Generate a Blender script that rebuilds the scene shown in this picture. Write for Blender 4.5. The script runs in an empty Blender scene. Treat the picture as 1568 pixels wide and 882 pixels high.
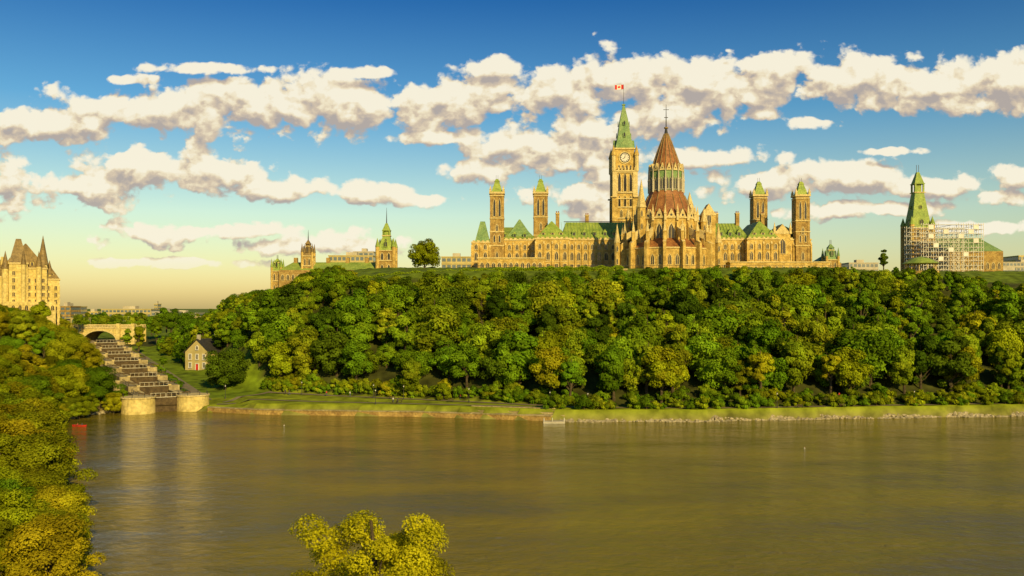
import bpy, math, random
import numpy as np
from mathutils import Vector, Matrix
random.seed(7); RNG=np.random.default_rng(7)
scene=bpy.context.scene
CAMZ=32.0; F=1400.0
# survey conversion: bearing/elevation readings + known distance -> metres
def X(b,Y): return (b-784.0)*Y/F
def Z(e,Y): return CAMZ+(472.0-e)*Y/F

# ------------------------------------------------------------ materials
def newmat(name):
    m=bpy.data.materials.new(name); m.use_nodes=True
    nt=m.node_tree; nt.nodes.clear()
    out=nt.nodes.new('ShaderNodeOutputMaterial')
    return m,nt,out
def N(nt,t,**kw):
    n=nt.nodes.new(t)
    for k,v in kw.items(): setattr(n,k,v)
    return n
def noise_mat(name,c1,c2,scale=0.5,rough=0.85,bump=0.0,metal=0.0,detail=6,c3=None,scale2=6,bumpdist=0.2,spec=0.3):
    m,nt,out=newmat(name)
    tc=N(nt,'ShaderNodeTexCoord'); 
    nz=N(nt,'ShaderNodeTexNoise'); nz.inputs['Scale'].default_value=scale; nz.inputs['Detail'].default_value=detail
    nt.links.new(tc.outputs['Object'],nz.inputs['Vector'])
    rp=N(nt,'ShaderNodeValToRGB'); rp.color_ramp.elements[0].position=0.35; rp.color_ramp.elements[1].position=0.65
    rp.color_ramp.elements[0].color=(*c1,1); rp.color_ramp.elements[1].color=(*c2,1)
    nt.links.new(nz.outputs['Fac'],rp.inputs['Fac'])
    col=rp.outputs['Color']
    nz2=N(nt,'ShaderNodeTexNoise'); nz2.inputs['Scale'].default_value=scale2; nz2.inputs['Detail'].default_value=3
    nt.links.new(tc.outputs['Object'],nz2.inputs['Vector'])
    mx=N(nt,'ShaderNodeMix',data_type='RGBA',blend_type='MULTIPLY'); mx.inputs['Factor'].default_value=1
    mr=N(nt,'ShaderNodeMapRange'); mr.inputs['From Min'].default_value=0.3; mr.inputs['From Max'].default_value=0.7
    mr.inputs['To Min'].default_value=0.7; mr.inputs['To Max'].default_value=1.2
    nt.links.new(nz2.outputs['Fac'],mr.inputs['Value'])
    nt.links.new(col,mx.inputs['A']); nt.links.new(mr.outputs['Result'],mx.inputs['B'])
    p=N(nt,'ShaderNodeBsdfPrincipled'); p.inputs['Roughness'].default_value=rough; p.inputs['Metallic'].default_value=metal
    p.inputs['Specular IOR Level'].default_value=spec
    nt.links.new(mx.outputs['Result'],p.inputs['Base Color'])
    if bump>0:
        b=N(nt,'ShaderNodeBump'); b.inputs['Strength'].default_value=bump; b.inputs['Distance'].default_value=bumpdist
        nt.links.new(nz2.outputs['Fac'],b.inputs['Height']); nt.links.new(b.outputs['Normal'],p.inputs['Normal'])
    nt.links.new(p.outputs[0],out.inputs[0])
    return m
M={}
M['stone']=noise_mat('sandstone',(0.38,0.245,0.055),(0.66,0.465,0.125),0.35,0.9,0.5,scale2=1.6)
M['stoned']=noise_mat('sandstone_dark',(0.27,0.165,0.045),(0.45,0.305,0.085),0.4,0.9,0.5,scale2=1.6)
M['trim']=noise_mat('ashlar_trim',(0.54,0.42,0.16),(0.68,0.54,0.23),0.5,0.85,0.2,scale2=2)
M['copper']=noise_mat('copper_roof',(0.20,0.29,0.04),(0.32,0.40,0.065),0.25,0.6,0.2,scale2=1.2)
M['copperd']=noise_mat('copper_roof_blue',(0.14,0.25,0.08),(0.24,0.34,0.11),0.3,0.6,0.2,scale2=1.4)
M['redroof']=noise_mat('library_roof_copper',(0.22,0.085,0.025),(0.36,0.16,0.045),0.4,0.55,0.2,scale2=1.5)
M['glass']=noise_mat('window_glass',(0.02,0.018,0.014),(0.05,0.04,0.03),0.5,0.15,0.0,spec=0.5)
M['iron']=noise_mat('dark_iron',(0.03,0.03,0.025),(0.06,0.055,0.045),2,0.5)
M['white']=noise_mat('white_paint',(0.66,0.62,0.50),(0.78,0.74,0.62),0.5,0.6)
M['red']=noise_mat('red_fabric',(0.55,0.02,0.015),(0.65,0.03,0.02),0.5,0.7)
M['chateau']=noise_mat('limestone',(0.55,0.42,0.12),(0.70,0.55,0.19),0.3,0.9,0.3,scale2=1.0)
M['chroof']=noise_mat('aged_copper_brown',(0.17,0.115,0.035),(0.28,0.19,0.06),0.3,0.6,0.2,scale2=1.2)
M['lockstone']=noise_mat('lock_masonry',(0.27,0.21,0.09),(0.46,0.37,0.17),0.4,0.9,0.5,scale2=1.5)
M['wood']=noise_mat('dark_timber',(0.06,0.038,0.015),(0.12,0.08,0.03),0.8,0.8,0.3,scale2=3)
M['concrete']=noise_mat('concrete',(0.42,0.37,0.24),(0.54,0.48,0.33),0.2,0.9)
M['conc2']=noise_mat('yellow_concrete',(0.46,0.37,0.13),(0.58,0.47,0.18),0.2,0.9)
M['gglass']=noise_mat('office_glass',(0.10,0.14,0.15),(0.16,0.20,0.2),0.1,0.2,spec=0.6)
M['path']=noise_mat('path_asphalt',(0.20,0.165,0.085),(0.28,0.225,0.12),0.4,0.9)
M['rock']=noise_mat('limestone_riprap',(0.28,0.23,0.12),(0.50,0.42,0.24),0.8,0.9,0.6,scale2=2)
M['bark']=noise_mat('bark',(0.05,0.035,0.015),(0.12,0.09,0.04),1.2,0.95,0.6,scale2=5)
M['skin']=noise_mat('skin',(0.42,0.25,0.16),(0.48,0.3,0.2),3,0.6)
M['cloth_blue']=noise_mat('blue_cloth',(0.05,0.08,0.16),(0.08,0.11,0.2),3,0.9)
M['cloth_dark']=noise_mat('dark_cloth',(0.025,0.025,0.03),(0.05,0.045,0.045),3,0.9)

def leaf_mat(name,cols,trans=0.3):
    m,nt,out=newmat(name)
    at=N(nt,'ShaderNodeAttribute'); at.attribute_name='tint'
    oi=N(nt,'ShaderNodeObjectInfo')
    rp=N(nt,'ShaderNodeValToRGB'); cr=rp.color_ramp; cr.interpolation='LINEAR'
    while len(cr.elements)<len(cols): cr.elements.new(0.5)
    for i,(p,c) in enumerate(cols): cr.elements[i].position=p; cr.elements[i].color=(*c,1)
    ad=N(nt,'ShaderNodeMath',operation='MULTIPLY_ADD'); 
    sp=N(nt,'ShaderNodeSeparateColor'); nt.links.new(at.outputs['Color'],sp.inputs[0])
    ad.inputs[1].default_value=0.30
    nt.links.new(sp.outputs[1],ad.inputs[0]); nt.links.new(oi.outputs['Random'],ad.inputs[2])
    sb=N(nt,'ShaderNodeMath',operation='SUBTRACT'); nt.links.new(ad.outputs[0],sb.inputs[0]); sb.inputs[1].default_value=0.15; sb.use_clamp=True
    nt.links.new(sb.outputs[0],rp.inputs['Fac'])
    mx=N(nt,'ShaderNodeMix',data_type='RGBA',blend_type='MULTIPLY'); mx.inputs['Factor'].default_value=1
    fr_=N(nt,'ShaderNodeMath',operation='MULTIPLY'); nt.links.new(oi.outputs['Random'],fr_.inputs[0]); fr_.inputs[1].default_value=17.3
    fc=N(nt,'ShaderNodeMath',operation='FRACT'); nt.links.new(fr_.outputs[0],fc.inputs[0])
    br=N(nt,'ShaderNodeMath',operation='MULTIPLY_ADD'); nt.links.new(fc.outputs[0],br.inputs[0]); br.inputs[1].default_value=.6; br.inputs[2].default_value=.68
    tb=N(nt,'ShaderNodeMath',operation='MULTIPLY'); nt.links.new(br.outputs[0],tb.inputs[0]); nt.links.new(sp.outputs[0],tb.inputs[1])
    nt.links.new(rp.outputs['Color'],mx.inputs['A']); nt.links.new(tb.outputs[0],mx.inputs['B'])
    d=N(nt,'ShaderNodeBsdfDiffuse'); t=N(nt,'ShaderNodeBsdfTranslucent')
    nt.links.new(mx.outputs['Result'],d.inputs[0]); nt.links.new(mx.outputs['Result'],t.inputs[0])
    ms=N(nt,'ShaderNodeMixShader'); ms.inputs[0].default_value=trans
    nt.links.new(d.outputs[0],ms.inputs[1]); nt.links.new(t.outputs[0],ms.inputs[2]); nt.links.new(ms.outputs[0],out.inputs[0])
    return m
M['leaf']=leaf_mat('foliage_green',[(0,(0.13,0.25,0.009)),(0.4,(0.19,0.31,0.011)),(0.8,(0.28,0.35,0.013)),(1.0,(0.34,0.36,0.014))])
M['leafgold']=leaf_mat('foliage_gold',[(0,(0.28,0.35,0.010)),(0.7,(0.34,0.38,0.010)),(1.0,(0.40,0.37,0.012))])
M['leafyel']=leaf_mat('foliage_yellow',[(0,(0.50,0.48,0.012)),(1.0,(0.60,0.52,0.014))],0.4)
M['leafdark']=leaf_mat('foliage_dark',[(0,(0.07,0.13,0.007)),(1.0,(0.13,0.19,0.010))],0.25)
LEFTLEAF=leaf_mat('foliage_riverbank',[(0,(0.28,0.31,0.010)),(0.5,(0.37,0.36,0.011)),(1.0,(0.44,0.36,0.012))])

# ------------------------------------------------------------ helpers
def empty(name,loc=(0,0,0)):
    e=bpy.data.objects.new(name,None); scene.collection.objects.link(e); e.location=loc; e.empty_display_size=1
    return e
class MB:
    def __init__(s): s.v=[]; s.f=[]; s.m=[]; s.mats=[]
    def mi(s,m):
        if m not in s.mats: s.mats.append(m)
        return s.mats.index(m)
    def poly(s,pts,m):
        b=len(s.v); s.v+= [tuple(p) for p in pts]; s.f.append(tuple(range(b,b+len(pts)))); s.m.append(s.mi(m))
    def mesh(s,vs,fs,m):
        b=len(s.v); s.v+=[tuple(p) for p in vs]; k=s.mi(m)
        for f in fs: s.f.append(tuple(b+i for i in f)); s.m.append(k)
    def hexa(s,lo,hi,m):
        s.mesh(list(lo)+list(hi),[(3,2,1,0),(4,5,6,7),(0,1,5,4),(1,2,6,5),(2,3,7,6),(3,0,4,7)],m)
    def box(s,x0,x1,y0,y1,z0,z1,m):
        s.hexa([(x0,y0,z0),(x1,y0,z0),(x1,y1,z0),(x0,y1,z0)],[(x0,y0,z1),(x1,y0,z1),(x1,y1,z1),(x0,y1,z1)],m)
    def cbox(s,cx,cy,wx,wy,z0,z1,m): s.box(cx-wx/2,cx+wx/2,cy-wy/2,cy+wy/2,z0,z1,m)
    def frus(s,cx,cy,z0,z1,a0,b0,a1,b1,m):
        s.hexa([(cx-a0/2,cy-b0/2,z0),(cx+a0/2,cy-b0/2,z0),(cx+a0/2,cy+b0/2,z0),(cx-a0/2,cy+b0/2,z0)],
               [(cx-a1/2,cy-b1/2,z1),(cx+a1/2,cy-b1/2,z1),(cx+a1/2,cy+b1/2,z1),(cx-a1/2,cy+b1/2,z1)],m)
    def prism(s,cx,cy,r0,r1,z0,z1,n,m,rot=0.0):
        vs=[];fs=[]
        for r,z in((r0,z0),(r1,z1)):
            for i in range(n):
                a=rot+2*math.pi*i/n; vs.append((cx+r*math.cos(a),cy+r*math.sin(a),z))
        for i in range(n): j=(i+1)%n; fs.append((i,j,n+j,n+i))
        fs.append(tuple(range(n,2*n))); fs.append(tuple(range(n-1,-1,-1)))
        s.mesh(vs,fs,m)
    def hip(s,x0,x1,y0,y1,z0,z1,inset,m,axis='x',top=0.25):
        if axis=='x':
            ym=(y0+y1)/2
            s.hexa([(x0,y0,z0),(x1,y0,z0),(x1,y1,z0),(x0,y1,z0)],[(x0+inset,ym-top,z1),(x1-inset,ym-top,z1),(x1-inset,ym+top,z1),(x0+inset,ym+top,z1)],m)
        else:
            xm=(x0+x1)/2
            s.hexa([(x0,y0,z0),(x1,y0,z0),(x1,y1,z0),(x0,y1,z0)],[(xm-top,y0+inset,z1),(xm+top,y0+inset,z1),(xm+top,y1-inset,z1),(xm-top,y1-inset,z1)],m)
    def beam(s,p,q,w,m):
        p=Vector(p);q=Vector(q);d=(q-p)
        if d.length<1e-6: return
        d.normalize(); u=Vector((0,0,1)) if abs(d.z)<0.9 else Vector((1,0,0))
        a=d.cross(u).normalized()*w/2; b=d.cross(a).normalized()*w/2
        s.hexa([p-a-b,p+a-b,p+a+b,p-a+b],[q-a-b,q+a-b,q+a+b,q-a+b],m)
    def prof(s,w,h,pt):
        if pt: return [(-w/2,0),(-w/2,h*.62),(-w*.36,h*.82),(0,h),(w*.36,h*.82),(w/2,h*.62),(w/2,0)]
        return [(-w/2,0),(-w/2,h),(w/2,h),(w/2,0)]
    def window(s,o,r,w,h,pt=True,mg=None,mf=None,t=0.28,proud=0.25,mull=True):
        mg=mg or M['glass']; mf=mf or M['trim']
        r=Vector(r).normalized(); n=r.cross(Vector((0,0,1))); o=Vector(o)
        P=lambda a,b,c:o+r*a+Vector((0,0,b))+n*c
        inn=s.prof(w,h,pt); out=s.prof(w+2*t,h+t*1.3,pt)
        s.poly([P(a,b,0.05) for a,b in inn][::-1],mg)
        k=len(inn)
        for i in range(k-1):
            a,b=inn[i],inn[i+1]; c,d=out[i],out[i+1]
            s.poly([P(*a,proud),P(*c,proud),P(*d,proud),P(*b,proud)],mf)
            s.poly([P(*c,0),P(*d,0),P(*d,proud),P(*c,proud)],mf)
            s.poly([P(*a,0.0),P(*a,proud),P(*b,proud),P(*b,0.0)],mf)
        lo=[P(-w/2-t,-.3,0),P(w/2+t,-.3,0),P(w/2+t,-.3,proud+.1),P(-w/2-t,-.3,proud+.1)]
        hi=[P(-w/2-t,-.02,0),P(w/2+t,-.02,0),P(w/2+t,-.02,proud+.1),P(-w/2-t,-.02,proud+.1)]
        s.hexa(lo,hi,mf)
        if mull and w>1.0:
            lo=[P(-.08,0,.06),P(.08,0,.06),P(.08,0,.16),P(-.08,0,.16)]; hi=[P(-.08,h*.9,.06),P(.08,h*.9,.06),P(.08,h*.9,.16),P(-.08,h*.9,.16)]
            s.hexa(lo,hi,mf)
    def row(s,x0,x1,y,z,n,w,h,pt=True,pier=None,mf=None):
        st=(x1-x0)/n
        for i in range(n):
            s.window((x0+st*(i+.5),y,z),(1,0,0),w,h,pt,mf=mf)
        if pier:
            for i in range(n+1):
                s.box(x0+st*i-.35,x0+st*i+.35,y-.6,y,pier[0],pier[1]-1.2,M['stone'])
                s.hexa([(x0+st*i-.35,y-.6,pier[1]-1.2),(x0+st*i+.35,y-.6,pier[1]-1.2),(x0+st*i+.35,y,pier[1]-1.2),(x0+st*i-.35,y,pier[1]-1.2)],
                       [(x0+st*i-.35,y-.05,pier[1]),(x0+st*i+.35,y-.05,pier[1]),(x0+st*i+.35,y,pier[1]),(x0+st*i-.35,y,pier[1])],M['trim'])
    def siderow(s,x,y0,y1,z,n,w,h,sgn,pt=True):
        st=(y1-y0)/n
        for i in range(n): s.window((x,y0+st*(i+.5),z),(0,sgn,0),w,h,pt)
    def pinn(s,cx,cy,z0,w,h,m,m2=None):
        s.cbox(cx,cy,w,w,z0,z0+h*.4,m); s.cbox(cx,cy,w*1.25,w*1.25,z0+h*.4,z0+h*.45,m)
        s.frus(cx,cy,z0+h*.45,z0+h,w*.95,w*.95,.06,.06,m2 or m)
    def gabledormer(s,cx,y,z,w,h,dep,mw,mr):
        s.box(cx-w/2,cx+w/2,y,y+dep,z,z+h*.55,mw)
        vs=[(cx-w*.62,y-.2,z+h*.55),(cx+w*.62,y-.2,z+h*.55),(cx,y-.2,z+h),(cx-w*.62,y+dep,z+h*.55),(cx+w*.62,y+dep,z+h*.55),(cx,y+dep,z+h)]
        s.mesh(vs,[(0,1,2),(3,5,4),(0,2,5,3),(1,4,5,2),(0,3,4,1)],mr)
        s.poly([(cx-w*.3,y-.04,z+h*.08),(cx+w*.3,y-.04,z+h*.08),(cx+w*.3,y-.04,z+h*.5),(cx-w*.3,y-.04,z+h*.5)],M['glass'])
    def obj(s,name,parent=None,loc=(0,0,0),rot=0,smooth=False):
        me=bpy.data.meshes.new(name); me.from_pydata(s.v,[],s.f)
        for m in s.mats: me.materials.append(m)
        me.polygons.foreach_set('material_index',s.m)
        if smooth: me.polygons.foreach_set('use_smooth',[True]*len(s.f))
        me.update(); o=bpy.data.objects.new(name,me); scene.collection.objects.link(o)
        o.location=loc; o.rotation_euler=(0,0,rot)
        if parent: o.parent=parent
        return o

# ------------------------------------------------------------ terrain
def ysh(x): return np.interp(x,[-400,-121,-94,-76,-26,14,51,88,153,300,800,6000],[283,283,283,276,270,259,259,265,273,290,330,330])
def yft(x): return np.interp(x,[-110,-87,-50,-17,20,60,100,160,300,800],[325,316,302,288,270,268,274,283,301,345])
def xsl(y): return np.where(y>283,-121-0.57*(y-283)-15,np.interp(y,[0,85,115,155,205,249,270,283],[-30,-45,-60,-84,-109,-128,-129,-121]))
def S(x,y): return x+0.57*(np.maximum(y,283)-283)
def H(x,y):
    x=np.asarray(x,float); y=np.asarray(y,float)
    s=S(x,y); fl=np.clip(3+(y-283)*.072,3,16); fl=np.where(y>460,np.minimum(20,16+(y-460)*.1),fl)
    s_h=x+0.57*(np.clip(y,283,440)-283)
    hs=np.interp(s_h,[-85,-72,-62,-54,-30,-1,30],[0,9,20,28,38,45,47.5])
    yf=yft(x); fr=np.clip((y-yf)/np.maximum(372-yf,20),0,1)
    front=3+44.0*fr**0.95
    hr=47-np.clip((x-150)/90,0,1)*11*np.clip((470-y)/70,0,1)
    hill=np.minimum(np.minimum(hs,front),hr)
    hill=hill+4*np.clip((y-375)/55,0,1)*np.clip((hill-38)/8,0,1)
    base=np.minimum(fl,1.3+(y-ysh(x))*.06)
    zf=np.maximum(hill,base)
    ch=(np.abs(s+107)<6.0)&(y>278)&(y<462)
    zf=np.where(ch,fl-7,zf)
    fac=np.clip((-s-121)/36,0,1); zf=np.where(s<-119,fl+fac*(23-fl),zf)
    zf=zf+(18-zf)*np.clip((y-720)/200,0,1)
    d1=y-ysh(x); d2=xsl(y)-x; d3=85-y
    zl=np.interp(d2,[0,4,12,40,80],[0.2,1.5,5,16,23]); zn=np.interp(d3,[0,40,80,85],[0.2,8,28,30.3])
    z=np.full(x.shape,-1e3)
    z=np.where(d1>0,np.maximum(z,zf),z); z=np.where((d2>0)&(y<300),np.maximum(z,zl),z); z=np.where(d3>0,np.maximum(z,zn),z)
    d=np.maximum(np.maximum(d1,d2),d3)
    z=np.where(d<=0,np.maximum(-4,d*.6-.3),z)
    return z
def h(x,y): return float(H(np.array([x]),np.array([y]))[0])

gx=np.concatenate([np.linspace(-8000,-320,22),np.arange(-310,310,2.5),np.linspace(315,8000,24)])
gy=np.concatenate([[-300,-150,-60],np.arange(-20,600,2.5),np.linspace(610,1300,22),[1700,2500,4000,8000,20000]])
GX,GY=np.meshgrid(gx,gy); GZ=H(GX,GY)
nz=RNG.normal(0,0.12,GZ.shape); GZ=GZ+np.where(GZ>6,nz*2,nz*.3)
nxg,nyg=len(gx),len(gy)
me=bpy.data.meshes.new('ground'); 
V=np.stack([GX,GY,GZ],-1).reshape(-1,3)
idx=np.arange(nxg*nyg).reshape(nyg,nxg)
Q=np.stack([idx[:-1,:-1],idx[:-1,1:],idx[1:,1:],idx[1:,:-1]],-1).reshape(-1,4)
def quads_mesh(me,V,Q,mat=None,smooth=False):
    me.vertices.add(len(V)); me.vertices.foreach_set('co',V.astype(np.float32).ravel())
    me.loops.add(len(Q)*4); me.loops.foreach_set('vertex_index',Q.astype(np.int32).ravel())
    me.polygons.add(len(Q)); me.polygons.foreach_set('loop_start',np.arange(0,len(Q)*4,4,dtype=np.int32))
    me.polygons.foreach_set('loop_total',np.full(len(Q),4,dtype=np.int32))
    if mat is not None: me.polygons.foreach_set('material_index',mat.astype(np.int32))
    me.polygons.foreach_set('use_smooth',np.full(len(Q),smooth))
    me.update(calc_edges=True); me.validate()
quads_mesh(me,V,Q,smooth=True)
x=V[:,0];y=V[:,1];z=V[:,2]; s=S(x,y)
col=np.tile(np.array([0.06,0.065,0.012]),(len(V),1))
def setc(mask,c): col[mask]=c
setc((z>44)|((z>15)&(y>480)),(0.13,0.18,0.014))
lawn=(s>-95)&(y<yft(x)-0.5)&(y>ysh(x))
setc(lawn&(z<7),(0.26,0.30,0.014))
setc((s<=-66)&(s>-101)&(y>300)&(y<470)&(z<18),(0.15,0.21,0.010))
setc((z<1.0)&(z>-4.5),(0.25,0.19,0.08))
ca=me.color_attributes.new('gcol','FLOAT_COLOR','POINT'); ca.data.foreach_set('color',np.c_[col,np.ones(len(V))].astype(np.float32).ravel())
m,nt,out=newmat('ground_cover')
at=N(nt,'ShaderNodeAttribute'); at.attribute_name='gcol'
geo=N(nt,'ShaderNodeNewGeometry')
n1=N(nt,'ShaderNodeTexNoise'); n1.inputs['Scale'].default_value=.22; n1.inputs['Detail'].default_value=8; nt.links.new(geo.outputs['Position'],n1.inputs['Vector'])
mr=N(nt,'ShaderNodeMapRange'); mr.inputs['From Min'].default_value=.3; mr.inputs['From Max'].default_value=.7; mr.inputs['To Min'].default_value=.45; mr.inputs['To Max'].default_value=1.4
nt.links.new(n1.outputs['Fac'],mr.inputs['Value'])
mx=N(nt,'ShaderNodeMix',data_type='RGBA',blend_type='MULTIPLY'); mx.inputs['Factor'].default_value=1
nt.links.new(at.outputs['Color'],mx.inputs['A']); nt.links.new(mr.outputs['Result'],mx.inputs['B'])
p=N(nt,'ShaderNodeBsdfPrincipled'); p.inputs['Roughness'].default_value=1; p.inputs['Specular IOR Level'].default_value=.1
nt.links.new(mx.outputs['Result'],p.inputs['Base Color'])
bp=N(nt,'ShaderNodeBump'); bp.inputs['Strength'].default_value=.6; bp.inputs['Distance'].default_value=.4; nt.links.new(n1.outputs['Fac'],bp.inputs['Height']); nt.links.new(bp.outputs[0],p.inputs['Normal'])
nt.links.new(p.outputs[0],out.inputs[0]); me.materials.append(m)
go=bpy.data.objects.new('ground',me); scene.collection.objects.link(go)

# ------------------------------------------------------------ water
m,nt,out=newmat('river_water')
geo=N(nt,'ShaderNodeNewGeometry')
mp=N(nt,'ShaderNodeMapping'); mp.inputs['Scale'].default_value=(1,1.5,1); mp.inputs['Rotation'].default_value=(0,0,.35); nt.links.new(geo.outputs['Position'],mp.inputs['Vector'])
w1=N(nt,'ShaderNodeTexNoise'); w1.inputs['Scale'].default_value=.38; w1.inputs['Detail'].default_value=5; w1.inputs['Roughness'].default_value=.68; w1.inputs['Distortion'].default_value=.4
nt.links.new(mp.outputs[0],w1.inputs['Vector'])
w2=N(nt,'ShaderNodeTexNoise'); w2.inputs['Scale'].default_value=.022; w2.inputs['Detail'].default_value=6
mp2=N(nt,'ShaderNodeMapping'); mp2.inputs['Scale'].default_value=(1,2.6,1); nt.links.new(geo.outputs['Position'],mp2.inputs['Vector']); nt.links.new(mp2.outputs[0],w2.inputs['Vector'])
p=N(nt,'ShaderNodeBsdfPrincipled'); p.inputs['IOR'].default_value=1.27; p.inputs['Specular Tint'].default_value=(1,.84,.48,1)
rp=N(nt,'ShaderNodeValToRGB'); rp.color_ramp.elements[0].position=.35; rp.color_ramp.elements[1].position=.7
rp.color_ramp.elements[0].color=(.135,.106,.007,1); rp.color_ramp.elements[1].color=(.225,.178,.014,1)
nt.links.new(w2.outputs['Fac'],rp.inputs['Fac']); nt.links.new(rp.outputs[0],p.inputs['Base Color'])
p.inputs['Roughness'].default_value=.07
bp=N(nt,'ShaderNodeBump'); bp.inputs['Distance'].default_value=.9
mr=N(nt,'ShaderNodeMapRange'); mr.inputs['From Min'].default_value=.38; mr.inputs['From Max'].default_value=.62; mr.inputs['To Min'].default_value=.3; mr.inputs['To Max'].default_value=.9
nt.links.new(w2.outputs['Fac'],mr.inputs['Value']); nt.links.new(mr.outputs[0],bp.inputs['Strength'])
w3=N(nt,'ShaderNodeTexNoise'); w3.inputs['Scale'].default_value=.11; w3.inputs['Detail'].default_value=3; nt.links.new(mp.outputs[0],w3.inputs['Vector'])
wa=N(nt,'ShaderNodeMath',operation='MULTIPLY_ADD'); nt.links.new(w3.outputs['Fac'],wa.inputs[0]); wa.inputs[1].default_value=1.8; nt.links.new(w1.outputs['Fac'],wa.inputs[2])
nt.links.new(wa.outputs[0],bp.inputs['Height']); nt.links.new(bp.outputs[0],p.inputs['Normal']); nt.links.new(p.outputs[0],out.inputs[0])
M['water']=m
mb=MB(); mb.poly([(-400,30,0),(1500,30,0),(1500,345,0),(-400,300,0)],m); mb.obj('river_water')

# ------------------------------------------------------------ trees
def tree_mesh(name,seed,Ht,R,cb,nclump,nleaf,leaf,leafm,top=1.0,lean=0.0,crmin=.22,crmax=.38):
    r=np.random.default_rng(seed)
    cz=(cb+Ht)/2; hz=(Ht-cb)/2
    d=r.normal(size=(nclump,3)); d/=np.linalg.norm(d,axis=1)[:,None]
    fr=r.uniform(.25,.80,nclump)**.8
    C=d*fr[:,None]*np.array([R,R,hz])
    zf=(C[:,2]/hz+1)/2
    C[:,:2]*= (1.08-0.45*top*np.clip(zf,0,1)**1.6)[:,None]
    C+=np.array([lean,0,cz])+r.normal(0,R*.06,(nclump,3))
    rc=R*r.uniform(crmin,crmax,nclump)
    C[:,2]=np.minimum(C[:,2],Ht-rc*.7)
    w=rc**2; w/=w.sum()
    ci=r.choice(nclump,nleaf,p=w)
    dd=r.normal(size=(nleaf,3)); dd[:,2]+=.35; dd/=np.linalg.norm(dd,axis=1)[:,None]
    rad=rc[ci]*(r.uniform(.45,1.12,nleaf)**.6)
    P=C[ci]+dd*rad[:,None]*np.array([1,1,.72])
    outw=P-np.array([0,0,cz]); outw/=np.linalg.norm(outw,axis=1)[:,None]+1e-6
    n=dd*.8+outw*.4+np.array([0,0,.25])+r.normal(0,.45,(nleaf,3)); n/=np.linalg.norm(n,axis=1)[:,None]
    t=np.cross(n,r.normal(size=(nleaf,3))); t/=np.linalg.norm(t,axis=1)[:,None]; b=np.cross(n,t)
    sz=leaf*r.uniform(.55,1.2,nleaf)[:,None]
    V=np.stack([P-t*sz,P-b*sz*.6,P+t*sz,P+b*sz*.6],1).reshape(-1,3)
    Q=np.arange(nleaf*4).reshape(-1,4)
    ct=r.uniform(.55,1.25,nclump)[ci]*r.uniform(.75,1.2,nleaf); hue=np.clip(r.uniform(0,1,nclump)[ci]+r.normal(0,.15,nleaf),0,1)
    TI=np.repeat(np.stack([ct,hue,ct*0,ct*0+1],1),4,0)
    tv=[];tq=[]
    def tube(p,q,r0,r1,nn=6,bend=0.0):
        p=np.array(p,float);q=np.array(q,float); k=4
        base=len(tv)
        mid=r.normal(0,1,3)*bend
        for j in range(k):
            f=j/(k-1); c=p+(q-p)*f+mid*math.sin(math.pi*f); rr=r0+(r1-r0)*f
            for i in range(nn):
                a=2*math.pi*i/nn; tv.append(c+np.array([math.cos(a)*rr,math.sin(a)*rr,0]))
        for j in range(k-1):
            for i in range(nn):
                a=base+j*nn+i; b2=base+j*nn+(i+1)%nn; tq.append((a,b2,b2+nn,a+nn))
    tr=Ht*.022+.06
    tube((0,0,-1.5),(lean*.6,0,cb+hz*.5),tr*1.25,tr*.7,8,.15); tube((lean*.6,0,cb+hz*.5),(lean,0,Ht*.9),tr*.7,tr*.2,6,.2)
    for k in r.choice(nclump,min(nclump,14),replace=False):
        z0=cb*.75+ (C[k,2]-cb*.75)*r.uniform(.25,.5)
        tube((lean*.6*z0/cz,0,z0),C[k],tr*.45,tr*.12,5,.3)
    tv=np.array(tv); tq=np.array(tq)+len(V)
    VV=np.concatenate([V,tv]); QQ=np.concatenate([Q,tq]); mi=np.concatenate([np.zeros(len(Q)),np.ones(len(tq))])
    me=bpy.data.meshes.new(name); quads_mesh(me,VV,QQ,mi)
    T=np.concatenate([TI,np.tile([1,.5,0,1],(len(tv),1))])
    a=me.color_attributes.new('tint','FLOAT_COLOR','POINT'); a.data.foreach_set('color',T.astype(np.float32).ravel())
    me.materials.append(leafm); me.materials.append(M['bark'])
    return me
def put(me,name,x,y,z,sc,rot=None,parent=None,mat=None,sxy=1.0):
    o=bpy.data.objects.new(name,me); scene.collection.objects.link(o); o.location=(x,y,z); o.scale=(sc*sxy,sc*sxy,sc)
    o.rotation_euler=(0,0,random.uniform(0,6.28) if rot is None else rot)
    if parent: o.parent=parent
    if mat: o.material_slots[0].link='OBJECT'; o.material_slots[0].material=mat
    return o
PR=[tree_mesh('broadleaf_%d'%i,20+i,12.0,R,cb,nc,7500,.36,M['leaf'],top) for i,(R,cb,nc,top) in enumerate([(5.2,.8,42,1),(4.6,.6,36,.6),(5.6,1.0,50,.8),(4.0,.6,34,1.2),(4.9,.8,46,.9),(3.2,.6,30,1.3),(6.2,1.2,60,.5),(4.4,.5,26,1.1),(2.7,.5,26,.7),(3.0,.4,30,1.5)])]
PF=[tree_mesh('promenade_tree_%d'%i,60+i,14.0,R,cb,nc,9000,.34,M['leaf'],top,ln) for i,(R,cb,nc,top,ln) in enumerate([(4.3,2.0,34,.8,.4),(3.6,3.0,26,.9,-.5),(5.0,1.6,38,.7,.2)])]
skx=[0,100,180,235,285,310,345,370,430,470,520,560,700,940,1200,1400,1480,1568,2200]
sky_=[462,500,540,520,500,482,455,446,438,412,404,422,413,409,406,405,415,435,465]
forest=empty('hillside_trees'); cnt=0
yy=262.0
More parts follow.
